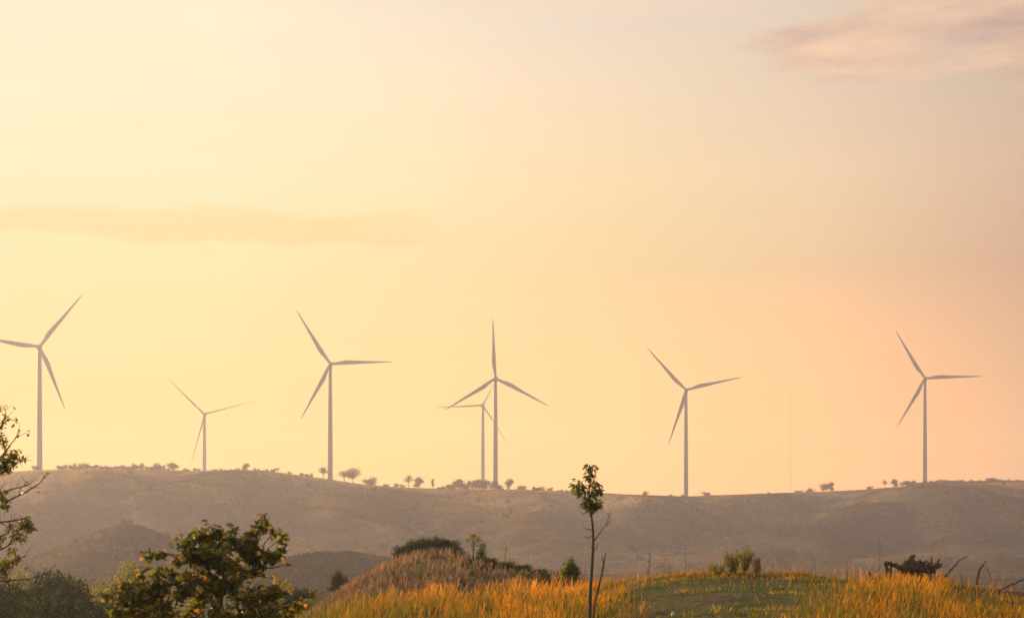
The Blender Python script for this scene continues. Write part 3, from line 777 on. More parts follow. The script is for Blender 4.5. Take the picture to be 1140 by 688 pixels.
for px in (206, 216, 238, 247, 256, 263, 286, 296, 322, 430, 440, 447, 490, 496, 612, 625):
    ridge_place('crest_shrub', random.choice(['far_bush_a', 'far_bush_b']), px + rng.uniform(-2, 2), rng.uniform(2.5, 5), rng.uniform(6, 11), 'scattered low shrub on the middle ridge top', 'shrub', 'scattered shrubs on the middle ridge', rng.uniform(-8, 5))
for px in list(np.linspace(1008, 1150, 30)):
    ridge_place('hedge_shrub', random.choice(['far_bush_a', 'far_bush_b']), px + rng.uniform(-2, 2), rng.choice([4, 5, 6, 7]) * rng.uniform(0.8, 1.2), rng.uniform(9, 18), 'low dark shrub in the belt along the right ridge top', 'shrub', 'shrub belt on the right ridge', rng.uniform(-30, 8))
# scrub scattered over the far slope
for k in range(120):
    px = rng.uniform(-60, 1200); D = rng.uniform(930, 1560)
    if nA(np.array([(px - CX) / F * D / 60.]), np.array([D / 120.]))[0] < -0.05 and k % 4: px, D = px + rng.uniform(-60, 60), rng.uniform(930, 1250)
    g_ = G(px, D); s = rng.uniform(0.5, 1.1)
    key = random.choice(['far_bush_a', 'far_bush_b', 'far_round_b', 'far_bush_a'])
    place('slope_shrub', key, g_, 4.2 * s, 5.4 * s, 'scattered shrub on the hazy hillside', 'shrub', 'shrubs scattered over the far slope')
nn = 600000
sx = rng.uniform(-0.36, 0.36, nn); sy = rng.uniform(440, 1720, nn); sX = sx * sy
crest_d = interp(CRD, CX + sx * F)
pat = nA(sX / 70., sy / 150.) + 0.5 * nB(sX / 16., sy / 36.)
keep = (rng.uniform(size=nn) < np.clip(0.45 + 0.7 * pat, 0.12, 0.95)) & (sy < crest_d)
sX, sy, pat = sX[keep], sy[keep], pat[keep]
sZ = H(sX, sy) - 0.25
k_ = 3; base_ = np.repeat(np.stack([sX, sy, sZ], -1), k_, 0)
sz_ = np.repeat(rng.uniform(0.4, 1.1, len(sX)) * (1 + 0.6 * (rng.uniform(size=len(sX)) < 0.06)), k_)[:, None]
C = base_ + rng.normal(size=base_.shape) * np.array([0.6, 0.6, 0.12]) * sz_ + np.array([0, 0, 0.1]) * sz_
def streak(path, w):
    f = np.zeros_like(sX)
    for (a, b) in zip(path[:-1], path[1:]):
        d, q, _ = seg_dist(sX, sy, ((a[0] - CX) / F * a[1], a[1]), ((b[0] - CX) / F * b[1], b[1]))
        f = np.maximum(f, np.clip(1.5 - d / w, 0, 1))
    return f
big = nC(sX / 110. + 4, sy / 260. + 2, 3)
pale = np.maximum.reduce([streak([(284, 1478), (255, 1430), (203, 1362)], 9), 0.8 * streak([(118, 1395), (60, 1370), (20, 1330)], 14), 0.7 * streak([(905, 1625), (862, 1560)], 22),  # sunlit streaks and shoulder, put into the scrub tone
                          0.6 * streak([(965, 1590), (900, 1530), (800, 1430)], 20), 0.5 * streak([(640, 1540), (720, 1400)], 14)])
dark = np.maximum.reduce([streak([(230, 1430), (110, 1130)], 24), streak([(770, 1610), (830, 1300)], 26), streak([(985, 1640), (880, 1350)], 26), 0.7 * streak([(480, 1540), (440, 1180)], 26), 0.7 * streak([(700, 1590), (640, 1300)], 24)])  # shade of the folds, put into the scrub tone along the gullies
tn = np.clip(0.40 - 0.5 * pat - 0.9 * big + 0.010 * (sZ - 15) + 0.8 * pale - 0.45 * dark + rng.normal(0, 0.06, len(sX)), 0, 1)  # tone also rises with height, imitating the sunlit upper slopes
dr = np.tile(np.array([0.0, 0.0, 1.0]), (len(C), 1))
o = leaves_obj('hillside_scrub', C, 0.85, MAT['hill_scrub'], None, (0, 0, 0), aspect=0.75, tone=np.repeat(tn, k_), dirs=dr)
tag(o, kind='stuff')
place('hilltop_bush', 'far_bush_a', G(141, 800), 2.6, 5.5, 'dark bush on the summit of the little hazy hill', 'shrub')
place('hilltop_bush', 'far_round_b', G(187, 815), 2.4, 3.2, 'small bush on the right shoulder of the little hazy hill', 'shrub')
place('hilltop_bush', 'far_bush_b', G(85, 790), 2.2, 4.0, 'low bush on the left shoulder of the little hazy hill', 'shrub')
for k in range(26):
    px = rng.choice([rng.uniform(-40, 130), rng.uniform(200, 420)]); D = rng.uniform(430, 760)
    place('valley_tree', random.choice(['far_round_a', 'far_round_b', 'far_bush_a']), G(px, D), rng.uniform(2.0, 4.2), rng.uniform(3, 5), 'hazy tree on the valley floor below the ridge', 'tree', 'trees on the valley floor')

# wood in the valley at lower left: top column, top row, depth
WG = 'dark wood in the valley'
for (px, py, D, key, wid, lab) in [
    (4, 643, 150, 'dark_a', 4.5, 'dark green tree at the far left edge of the wood'),
    (26, 632, 175, 'yellow_a', 5.0, 'sunlit olive tree rising behind the dark wood at far left'),
    (40, 652, 140, 'dark_b', 4.6, 'broad dark tree left of the narrow tallest one in the wood'),
    (62, 635, 160, 'dark_a', 3.2, 'narrow dark tree standing tallest in the wood'),
    (80, 644, 150, 'dark_a', 3.6, 'round-topped dark tree right of the narrow tallest one'),
    (16, 662, 125, 'dark_b', 4.4, 'dark tree in front at the bottom left corner'),
    (58, 664, 120, 'dark_a', 4.6, 'dark bushy tree in front of the narrow tallest one'),
    (98, 662, 130, 'dark_b', 4.4, 'dark green tree at the right end of the wood'),
    (122, 668, 125, 'dark_a', 4.0, 'dark tree half hidden behind the left side of the big bush'),
    (100, 648, 210, 'yellow_a', 3.8, 'yellowish tree between the dark wood and the big bush'),
    (116, 648, 200, 'yellow_a', 3.6, 'yellow-green tree behind the left end of the big bush'),
    (144, 620, 190, 'yellow_a', 3.6, 'tall pale yellow-green tree behind the top left of the big bush'),
    (160, 634, 195, 'yellow_a', 4.0, 'broad yellow-green tree behind the big bush near the tall pale one'),
    (315, 643, 165, 'yellow_a', 3.4, 'yellow-green tree behind the right side of the big bush'),
    (332, 654, 160, 'dark_a', 3.2, 'greener tree at the right of the big bush, by the grass edge'),
    (297, 655, 150, 'yellow_a', 3.4, 'olive tree mostly hidden by the big bush'),
    (345, 668, 140, 'yellow_a', 2.6, 'low olive tree left of the knoll foot'),
]:
    g_ = G(px, D); top = P(px, py, D)[2]
    place('wood_tree', key, g_, max(top - g_[2], 2.0) * 1.02, max(wid * 1.15, 0.47 * (top - g_[2])), lab, 'tree', WG)
for k in range(9):
    px = rng.uniform(-150, -10); D = rng.uniform(115, 190); g_ = G(px, D)
    place('wood_tree', random.choice(['dark_a', 'dark_b']), g_, 5, 5.5, 'dark tree of the wood left of the view', 'tree', WG)
# small round tree left of the knoll
g_ = G(377, 165); top = P(377, 628, 165)[2]
place('lone_tree', 'lollipop', g_, top - g_[2], 1.7, 'small round dark tree standing alone left of the knoll', 'tree')

# --- knoll plants ------------------------------------------------------------
def kplace(name, key, px, py_top, D, wpx, label, cat, group=None, hmin=0.3):
    g_ = G(px, D); h = max(P(px, py_top, D)[2] - g_[2], hmin) * 1.1
    return place(name, key, g_ - np.array([0, 0, 0.05]), h * 1.03, wpx * D / F, label, cat, group)
KG = 'dark shrubs on the knoll top'
for (px, py, w, lab) in [(450, 603, 26, 'lowest dark shrub at the left end of the knoll-top row'), (462, 598, 30, 'dark shrub second from the left in the knoll-top row'),
                         (475, 596, 32, 'dark shrub in the middle of the knoll-top row'), (488, 595, 30, 'tallest dark shrub of the knoll-top row'), (500, 597, 26, 'dark shrub at the right end of the knoll-top row')]:
    kplace('knoll_shrub', 'shrub_dark', px, py, 136, w, lab, 'shrub', KG)
kplace('knoll_shrub', 'shrub_dark_b', 509, 603, 128, 15, 'dark green shrub in front of the right end of the knoll-top row', 'shrub', KG)

kplace('small_tree', 'knoll_flat', 527, 595, 130, 19, 'little flat-topped tree with a thin trunk on the knoll', 'tree')
for (px, py, D, w, key, lab) in [(524, 618, 124, 17, 'shrub_dark_b', 'low dark shrub below the little flat-topped tree'), (545, 618, 124, 20, 'shrub_dark', 'spreading dark shrub below the bright green one'),
                                 (565, 622, 124, 20, 'shrub_dark_b', 'low dark shrub below the dead stalk on the knoll'), (583, 626, 124, 20, 'shrub_dark', 'dark shrub right of the dead stalk on the knoll'),
                                 (600, 630, 122, 18, 'shrub_dark_b', 'last dark shrub on the right slope of the knoll'), (437, 634, 112, 10, 'shrub_dark', 'small dark shrub alone on the left face of the knoll'),
                                 (430, 637, 113, 15, 'shrub_green', 'yellow-green shrub around the small dark one on the knoll face'), (505, 626, 118, 12, 'shrub_green', 'yellow-green shrub under the dark front shrub of the knoll'),
                                 (524, 631, 114, 11, 'shrub_green', 'small fresh green shrub low in the middle of the knoll')]:
    kplace('knoll_shrub', key, px, py, D, w, lab, 'shrub', 'shrubs on the knoll face')

def weed(name, px, py_top, D, label, mat, nst=5, spread=6.0, leafy=6, lsize=0.12, cat='plant', lean=0.0, rad=0.012, droop=0.0, group=None, py_bot=None):
    """upright weed: several stems carrying leaves along them"""
    g_ = G(px, D); 
    top = P(px, py_top, D); h = max(top[2] - g_[2], 0.25)
    root = empty(name, g_, label, cat, group)
    mb = MB(); C = []; dirs = []
    for k in range(nst):
        b = np.array([rng.normal() * 0.04, rng.normal() * 0.04, -0.1])
        tp = np.array([rng.normal() * spread * D / F * 0.5 + lean * h, rng.normal() * spread * D / F * 0.5, h * rng.uniform(0.65, 1.0) if k else h])
        c_ = curve(b, tp, 0.08, 6); mb.tube(c_, np.linspace(rad, rad * 0.35, 6), 5)
        for j in range(leafy):
            s = rng.uniform(0.25, 1.0); i = min(int(s * 5), 4); q = c_[i] + (c_[i + 1] - c_[i]) * (s * 5 - i)
            a = rng.uniform(0, 6.28); C.append(q); dirs.append([math.cos(a), math.sin(a), 0.5])
    mb.build('stem', MAT['bark'], root)
    if C: leaves_obj('leaves', np.array(C), lsize, mat, root, (0, 0, 0), dirs=np.array(dirs), droop=droop, aspect=0.32)
    return root
weed('leafy_plant', 536, 603, 127, 'bright yellow-green long-leaved plant beside the little flat-topped tree', MAT['leaf_bright'], 5, 4, 22, 0.42)
for k in range(12):
    px = 515 + k * 10 + rng.uniform(-3, 3); D = rng.uniform(116, 124)
    kplace('undergrowth_shrub', ['shrub_dark', 'shrub_green', 'shrub_dark_b'][k % 3], px, 621 + (px - 515) * 0.14 + rng.uniform(0, 6), D, rng.uniform(15, 22), 'low dark shrub in the shaded undergrowth on the right slope of the knoll', 'shrub', 'undergrowth on the knoll')
kplace('rounded_shrub', 'dome_shrub', 635, 624, 78, 22, 'dome-shaped green shrub rising behind the grass left of the sapling', 'shrub')
weed('leafy_plant', 636, 617, 101, 'drooping leafy stems on top of the dome-shaped shrub', MAT['leaf_dark'], 9, 9, 60, 0.17, droop=0.7, cat='plant')
weed('leafy_plant', 629, 624, 101, 'brownish dry plant left against the dome-shaped shrub', MAT['leaf_dry'], 9, 9, 30, 0.22, droop=0.5)
weed('leafy_plant', 643, 624, 101, 'olive plant right against the dome-shaped shrub', MAT['leaf_yellow'], 9, 9, 30, 0.22, droop=0.5)
weed('dead_stalk', 563, 603, 128, 'thin dead stalk with a reddish tip standing on the knoll', MAT['leaf_dry'], 2, 3, 12, 0.16, cat='plant')
weed('weed', 797, 627, 60, 'low green weed left of the tall yellow-green clump', MAT['leaf_yellow'], 18, 18, 44, 0.07, rad=0.006)
weed('weed', 817, 612, 60, 'left half of the tall yellow-green weed clump on the mound crest', MAT['leaf_yellow'], 22, 15, 60, 0.075, lean=-0.05, rad=0.006)
weed('weed', 828, 606, 60.5, 'tallest yellow-green weed with a dark seed head on the crest', MAT['leaf_yellow'], 22, 11, 60, 0.075, lean=0.03, rad=0.006)
weed('weed', 844, 620, 60, 'pale dry plume grass right of the tall yellow-green clump', MAT['leaf_dry'], 14, 8, 36, 0.075, rad=0.006)
weed('dead_stalk', 762, 610, 60, 'thin dark dry stem standing alone left of the weed clump', MAT['leaf_dry'], 1, 2, 5, 0.09)
weed('dead_stalk', 720, 613, 61, 'spindly dry weed right of the sapling on the mound crest', MAT['leaf_dry'], 4, 14, 6, 0.07, rad=0.007)
weed('dead_stalk', 745, 621, 61, 'short spindly dry weed between the sapling and lone dark stem', MAT['leaf_dry'], 3, 10, 6, 0.07, rad=0.007)
weed('dead_stalk', 975, 600, 57, 'tall curved pink grass stem left of the stump', MAT['leaf_dry'], 2, 6, 6, 0.08, rad=0.007, lean=0.15)
weed('dead_stalk', 945, 621, 57, 'short pinkish grass stem left of the small stub', MAT['leaf_dry'], 2, 6, 6, 0.08, rad=0.007)
weed('dead_stalk', 1072, 628, 57, 'small dry weed between the two bare branches', MAT['leaf_dry'], 3, 10, 5, 0.07, rad=0.006)
weed('dead_stalk', 1118, 632, 57, 'thin dry weed right of the upright bent branch', MAT['leaf_dry'], 3, 14, 5, 0.07, rad=0.006)

# --- sapling -------------------------------------------------------------------
DS = 40.0
def pl(points, D, wob=0.0):
    return np.array([P(x, y, D + (rng.normal() * wob)) for x, y in points])
sbase = G(656, DS)
sap = empty('sapling', sbase, 'slender young tree with a leafy top and bare twigs, standing in the golden grass', 'tree')
mb = MB()
tr_pts = np.vstack([sbase[None] - [0, 0, 0.1], pl([(656.5, 690), (657, 660), (659, 632), (660.5, 604), (660, 588), (658, 570), (655.5, 552), (657, 535), (657.5, 519)], DS, 0.05)])
mb.tube(tr_pts, [0.038, 0.036, 0.034, 0.031, 0.027, 0.023, 0.019, 0.015, 0.011, 0.006], 8, jit=0.08)
trunk = mb.build('trunk', MAT['bark'], sap, origin=sbase)
for tw in [[(659.5, 616), (664, 610), (666, 604)], [(660, 596), (654, 599), (650, 597)], [(658, 566), (650, 572), (646, 570)], [(660.5, 603), (667, 594), (674, 585), (677, 577), (679.5, 569)], [(674, 585), (679, 581), (680, 576)], [(660, 590), (653, 588.5), (648, 586)], [(658, 571), (649, 566), (643, 563)], [(649, 566), (646, 560)],
           [(657, 560), (648, 552), (645, 545)], [(656, 552), (664, 545)], [(658, 572), (664, 566), (668, 560)], [(659.5, 610), (656, 607)], [(657, 537), (651, 533)]]:
    mb = MB(); c_ = pl(tw, DS, 0.12); mb.tube(c_, np.linspace(0.013, 0.004, len(c_)), 5); mb.build('twig', MAT['bark'], sap, origin=sbase)
C = []; dr = []
for (x, y, r, n) in [(644, 539, 7, 60), (643, 546, 6, 40), (650, 543, 5, 26), (656, 519, 4, 22), (661, 519, 3, 12), (659, 526, 6, 36), (655, 530, 5, 26), (664, 538, 6, 50), (666, 545, 5, 30), (661, 549, 6, 36), (656, 559, 7, 80), (663, 561, 6, 60), (658, 566, 6, 40), (652, 553, 4, 16)]:
    for k in range(n):
        d = rng.normal(size=3); d /= np.linalg.norm(d); q = P(x, y, DS) + d * r * DS / F * rng.uniform(0, 1) ** 0.5
        C.append(q); dr.append([d[0] * 0.8, d[1] * 0.8, -0.5])
leaves_obj('crown', np.array(C), 0.125, MAT['leaf_sap'], sap, sbase, dirs=np.array(dr), droop=0.3, aspect=0.36)

fb = G(661, DS - 0.4)
stick = empty('dead_stick', fb, 'forked bare stick leaning beside the sapling trunk', 'stick')
mb = MB(); mb.tube(np.vstack([fb[None] - [0, 0, 0.1], pl([(661, 676), (666, 655), (670, 638), (672.5, 626), (674.5, 615)], DS - 0.4, 0.03)]), [0.028, 0.026, 0.024, 0.022, 0.018, 0.010], 7, jit=0.15)
mb.build('stem', MAT['deadwood'], stick, origin=fb)
mb = MB(); mb.tube(pl([(672.5, 627), (671, 623), (670, 619)], DS - 0.4), [0.016, 0.012, 0.007], 6); mb.build('fork', MAT['deadwood'], stick, origin=fb)

# --- big bush at lower left -----------------------------------------------------
DB = 29.0
bb = G(236, DB)
bush = empty('broadleaf_bush', bb, 'big broad-leaved bush with glossy dark leaves at the lower left', 'bush')
clus = [  # column, row, radius px, depth offset, leaves
    (232, 600, 22, 0.2, 120), (212, 612, 20, -0.3, 110), (258, 596, 18, 0.3, 95), (276, 606, 20, 0.0, 105), (246, 622, 26, -0.4, 170), (220, 634, 24, -0.2, 150), (272, 632, 24, 0.3, 140), (250, 648, 26, -0.2, 170),
    (290, 622, 16, 0.3, 70), (302, 618, 11, 0.0, 40), (312, 612, 8, 0.1, 26), (286, 590, 8, -0.1, 22), (293, 581, 6, 0.0, 14), (297, 571, 4, 0.0, 8), (308, 588, 8, 0.2, 22), (315, 597, 5, 0.2, 10), (240, 585, 10, 0.1, 40), (222, 592, 10, 0.0, 36), (205, 600, 9, 0.0, 26),
    (204, 652, 20, -0.4, 120), (232, 668, 24, -0.3, 150), (266, 668, 24, 0.2, 140), (214, 680, 22, -0.1, 120), (250, 688, 26, 0.1, 140), (286, 660, 18, 0.1, 90), (280, 686, 20, 0.0, 90),
    (164, 618, 8, -0.3, 22), (172, 615, 6, -0.2, 14), (158, 632, 8, -0.3, 20), (180, 646, 18, -0.5, 95), (166, 656, 18, -0.3, 95), (150, 660, 14, -0.3, 60), (140, 648, 9, -0.2, 28), (128, 655, 8, 0.0, 20), (112, 660, 7, 0.0, 16), (134, 668, 14, -0.2, 50), (152, 680, 18, -0.1, 80), (180, 674, 20, -0.4, 110), (190, 690, 20, -0.4, 90), (126, 684, 12, 0.0, 40), (170, 696, 20, 0, 80), (142, 698, 16, 0, 60),
    (302, 648, 12, 0.3, 38), (316, 652, 8, 0.4, 20), (308, 664, 12, 0.2, 40), (322, 674, 9, 0.3, 26), (336, 672, 6, 0.3, 14), (345, 662, 5, 0.3, 9), (352, 658, 3.5, 0.3, 5), (300, 680, 12, 0.1, 40), (318, 690, 9, 0.2, 24),
    (198, 620, 8, -0.2, 20), (190, 634, 8, -0.4, 22), (322, 630, 5, 0.2, 8)]
mb = MB()
hubs = [P(236, 720, DB), P(244, 690, DB), P(200, 700, DB - 0.2), P(246, 655, DB), P(180, 685, DB - 0.3), P(290, 690, DB + 0.2), P(228, 628, DB - 0.1), P(280, 640, DB + 0.2)]
def limb(pts, r0, r1, name='limb'):
    b_ = MB(); b_.tube(pts, np.linspace(r0, r1, len(pts)), 7, jit=0.1); b_.build(name, MAT['bark'], bush, origin=bb)
mb.tube(np.vstack([bb - [0, 0, 0.15], P(235, 780, DB), hubs[0], hubs[1], hubs[3]]), [0.075, 0.07, 0.06, 0.05, 0.035], 8, jit=0.1)
mb.build('trunk', MAT['bark'], bush, origin=bb)
limb(curve(hubs[0], hubs[2], 0.1), 0.04, 0.03); limb(curve(hubs[2], hubs[4], 0.1), 0.03, 0.02); limb(curve(hubs[0], hubs[5], 0.1), 0.04, 0.025)
limb(curve(hubs[3], hubs[6], 0.1), 0.03, 0.018); limb(curve(hubs[3], hubs[7], 0.1), 0.03, 0.018)
tw = MB(); C = []; dr = []; tones = []
px2m = DB / F
for (x, y, r, dy, n) in clus:
    c_ = P(x, y, DB + dy)
    hsel = sorted(hubs, key=lambda h: np.linalg.norm(h - c_) + (0.4 if h[2] > c_[2] else 0))[0]
    path = curve(hsel, c_, 0.12, 6); tw.tube(path, np.linspace(0.014, 0.005, 6), 5)
    n = int(n * rng.uniform(1.3, 2.1)); nt_ = max(2, n // 9)
    ct = rng.uniform(-0.12, 0.12)
    for k in range(nt_):
        d = rng.normal(size=3); d /= np.linalg.norm(d); e = c_ + d * r * px2m * rng.uniform(0.4, 1.0)
        tp = curve(path[-2], e, 0.1, 4); tw.tube(tp, [0.005, 0.004, 0.003, 0.002], 4)
        for j in range(n // nt_):
            s = rng.uniform(0.35, 1.0); q = tp[0] + (tp[-1] - tp[0]) * s + rng.normal(size=3) * 0.02
            a = rng.uniform(0, 6.28); C.append(q); dr.append([0.7 * math.cos(a) + d[0] * 0.6, 0.7 * math.sin(a) + d[1] * 0.6, d[2] * 0.5 - 0.1])
            tones.append(np.clip(rng.beta(1.6, 2.4) + ct + (0.35 if rng.uniform() < 0.06 else 0), 0, 1))
tw.build('twigs', MAT['bark'], bush, origin=bb)
leaves_obj('leaves', np.array(C), 0.122, MAT['leaf_bush'], bush, bb, tone=np.array(tones), dirs=np.array(dr), droop=0.35, aspect=0.5, up_bias=0.35)

# --- sparse tree at left edge ------------------------------------------------------
DT = 34.0
tbp = G(-48, DT)
ltree = empty('sparse_tree', tbp, 'sparse half-bare tree reaching in from the left edge', 'tree')
mb = MB(); trunk_pts = np.vstack([tbp - [0, 0, 0.2], pl([(-50, 760), (-46, 690), (-38, 640), (-30, 590), (-24, 540), (-14, 500), (-6, 470)], DT, 0.08)])
mb.tube(trunk_pts, [0.12, 0.11, 0.10, 0.085, 0.07, 0.055, 0.035, 0.02], 8, jit=0.1); mb.build('trunk', MAT['bark'], ltree, origin=tbp)
limbs = [[(-30, 590), (-10, 572), (8, 558), (28, 548), (44, 538), (51, 529)], [(-26, 555), (-8, 552), (12, 545), (30, 540), (40, 534)], [(-36, 630), (-12, 618), (8, 608), (22, 596), (34, 585)],
         [(-40, 650), (-15, 648), (10, 646), (36, 644), (54, 637), (62, 628)], [(-24, 540), (-10, 520), (4, 505), (14, 492), (20, 485)], [(-14, 505), (-4, 485), (3, 470), (8, 462)], [(-28, 575), (-6, 582), (10, 580), (26, 578), (36, 576)],
         [(-36, 625), (-12, 632), (6, 628), (20, 622), (32, 618)], [(-24, 545), (-4, 530), (10, 522), (22, 514), (30, 510)], [(-38, 640), (-10, 600), (4, 596), (16, 590)], [(-6, 472), (-2, 462), (0, 455)]]
ends = []
for l_ in limbs:
    c_ = pl(l_, DT, 0.15); tw = MB(); tw.tube(c_, np.linspace(0.022, 0.005, len(c_)), 6, jit=0.1)
    for k in range(14):
        i = rng.integers(1, len(c_)); q0 = c_[i - 1] + (c_[i] - c_[i - 1]) * rng.uniform(); L = rng.uniform(5, 18) * DT / F
        d = (c_[i] - c_[i - 1]); d /= np.linalg.norm(d); d = d * 0.8 + rng.normal(size=3) * 0.6; d[2] += 0.25; d /= np.linalg.norm(d)
        tp = curve(q0, q0 + d * L, 0.12, 4); tw.tube(tp, [0.006, 0.005, 0.004, 0.0025], 4); ends.append(tp[-1])
    tw.build('limb', MAT['bark'], ltree, origin=tbp)
C = []; 
for (x, y, r, n) in [(8, 514, 11, 110), (14, 508, 7, 40), (3, 522, 8, 50), (2, 492, 8, 40), (-4, 480, 9, 40), (4, 470, 4, 10), (26, 583, 8, 46), (33, 588, 6, 26), (18, 596, 7, 26), (4, 562, 9, 36), (0, 552, 8, 26), (8, 628, 10, 55), (18, 622, 6, 24), (26, 600, 5, 12), (14, 612, 6, 18), (-2, 600, 9, 40), (2, 636, 9, 50), (24, 546, 4, 6), (20, 506, 5, 14), (-16, 520, 14, 80), (-25, 560, 16, 90), (-20, 610, 16, 90), (12, 585, 6, 16), (30, 578, 4, 8)]:
    for k in range(int(n * 1.8)):
        d = rng.normal(size=3); d /= np.linalg.norm(d); C.append(P(x, y, DT + rng.normal() * 0.1) + d * r * DT / F * rng.uniform(0, 1) ** 0.6)
for e in ends:
    for k in range(rng.integers(0, 3)): C.append(e + rng.normal(size=3) * 0.03)
leaves_obj('leaves', np.array(C), 0.085, MAT['leaf_bush'], ltree, tbp, droop=0.3, aspect=0.5, tone=rng.beta(1.5, 3.0, len(C)))

# --- stump and dead wood on the mound ----------------------------------------------
DW = 57.0
sb = G(1016, DW)
stump = empty('uprooted_stump', sb, 'dark gnarled uprooted stump with jagged roots on the mound crest', 'stump')
def gn(points, rad, name, parent, origin, n=9, D=DW, jit=0.28, sub=4):
    c_ = pl(points, D, 0.06); s = np.linspace(0, len(c_) - 1, (len(c_) - 1) * sub + 1); i = np.clip(s.astype(int), 0, len(c_) - 2); f_ = (s - i)[:, None]
    cc = c_[i] * (1 - f_) + c_[i + 1] * f_ + rng.normal(size=(len(s), 3)) * 0.012
    rr = np.interp(s, np.arange(len(c_)), np.asarray(rad) * D / F) * (0.72 if parent is None else 0.86)
    b_ = MB(); b_.tube(cc, rr, n, jit=jit); return b_.build(name, MAT['deadwood'], parent, origin=origin)
gn([(1000, 636), (1008, 632), (1016, 629), (1026, 632), (1036, 634), (1043, 633)], [3.5, 6, 7, 5.8, 5.2, 3], 'trunk', stump, sb, 12)
gn([(1012, 634), (1013, 626), (1015, 620), (1018, 619)], [5.5, 4.5, 3.4, 2.2], 'root', stump, sb)
gn([(1004, 632), (996, 629), (990, 627), (985, 625.5)], [4, 2.6, 2.4, 2.2], 'root', stump, sb)
gn([(986, 626), (987, 634), (986, 643)], [2.4, 2.6, 2.4], 'root', stump, sb)
gn([(991, 628), (992, 636), (991, 643)], [1.8, 1.6, 1.5], 'root', stump, sb)
gn([(1034, 632), (1036.5, 626), (1037.5, 619)], [2.6, 1.8, 0.9], 'root', stump, sb)
gn([(1038, 632), (1043, 627), (1047, 622)], [2.8, 1.9, 0.8], 'root', stump, sb)
gn([(1040, 633), (1046, 630), (1048, 627)], [3.0, 2.4, 1.0], 'root', stump, sb)
gn([(1008, 634), (1006, 640), (1004, 646)], [4.5, 4, 3.5], 'root', stump, sb)
gn([(1022, 634), (1024, 640), (1023, 647)], [4.5, 4, 3.2], 'root', stump, sb)
gn([(1031, 624), (1037, 632), (1041, 639)], [1.0, 1.4, 1.2], 'root', stump, sb)
gn([(1020, 630), (1024, 625), (1027, 627)], [4, 2.5, 1.2], 'root', stump, sb)
gn([(1007, 632), (1006.5, 627), (1009, 624)], [3.4, 2.6, 1.4], 'root', stump, sb)
gn([(1029, 633), (1028, 627), (1030.5, 624.5)], [3, 2.0, 1.0], 'root', stump, sb)
gn([(1014, 636), (1014, 642), (1012, 648)], [4.5, 3.2, 3], 'root', stump, sb)
gn([(1033, 636), (1035, 641), (1034, 648)], [3.6, 3, 2.6], 'root', stump, sb)
for (pts, rad, name, lab) in [
    ([(1052, 642), (1057, 635), (1063, 629), (1069, 623.5), (1077, 619.5)], [1.6, 1.5, 1.3, 1.0, 0.7], 'dead_branch', 'thin bare branch curving up right beside the stump'),
    ([(1087, 650), (1088.5, 643), (1090, 634), (1094, 629), (1098, 623)], [1.9, 1.8, 1.8, 1.5, 1.0], 'dead_branch', 'upright bent bare branch right of the stump'),
    ([(1110, 657), (1124, 652), (1133, 647.5), (1142, 643), (1154, 638)], [1.4, 1.5, 1.6, 1.6, 1.2], 'dead_branch', 'bare branch slanting out at the right edge'),
    ([(968, 648), (968, 641), (968.5, 636.5)], [2.4, 2.2, 2.0], 'stub', 'short broken stub left of the stump'),
    ([(966, 644), (976, 643), (986, 644)], [1.2, 1.1, 0.9], 'dead_branch', 'fallen stick lying between the short stub and stump'),
    ([(1098, 632), (1102, 639), (1104, 648)], [0.5, 0.6, 0.6], 'dead_branch', 'hair-thin arching twig right of the upright bent branch')]:
    o0 = pl(pts[:1], DW)[0]
    ob = gn(pts, rad, name, None, o0, 7, jit=0.18); ob.location = tuple(o0); tag(ob, lab, 'branch' if name != 'stub' else 'stump')
# pale stone on the green slope
gs = G(749, 44.0)
th = np.linspace(0, math.pi, 7); ph = np.arange(10) * 2 * math.pi / 10
V = np.array([[0.045 * math.sin(a) * math.cos(b) * (1 + 0.2 * rng.normal()), 0.05 * math.sin(a) * math.sin(b) * (1 + 0.2 * rng.normal()), 0.06 * math.cos(a)] for a in th for b in ph])
idx = np.arange(70).reshape(7, 10); nx = np.roll(idx, -1, 1)
o = mesh_obj('stone', V, np.stack([idx[:-1], idx[1:], nx[1:], nx[:-1]], -1).reshape(-1, 4), MAT['stone'], None, None, True, None, gs + np.array([0, 0, 0.12]))
tag(o, 'small pale stone on the green slope right of the sapling', 'stone')

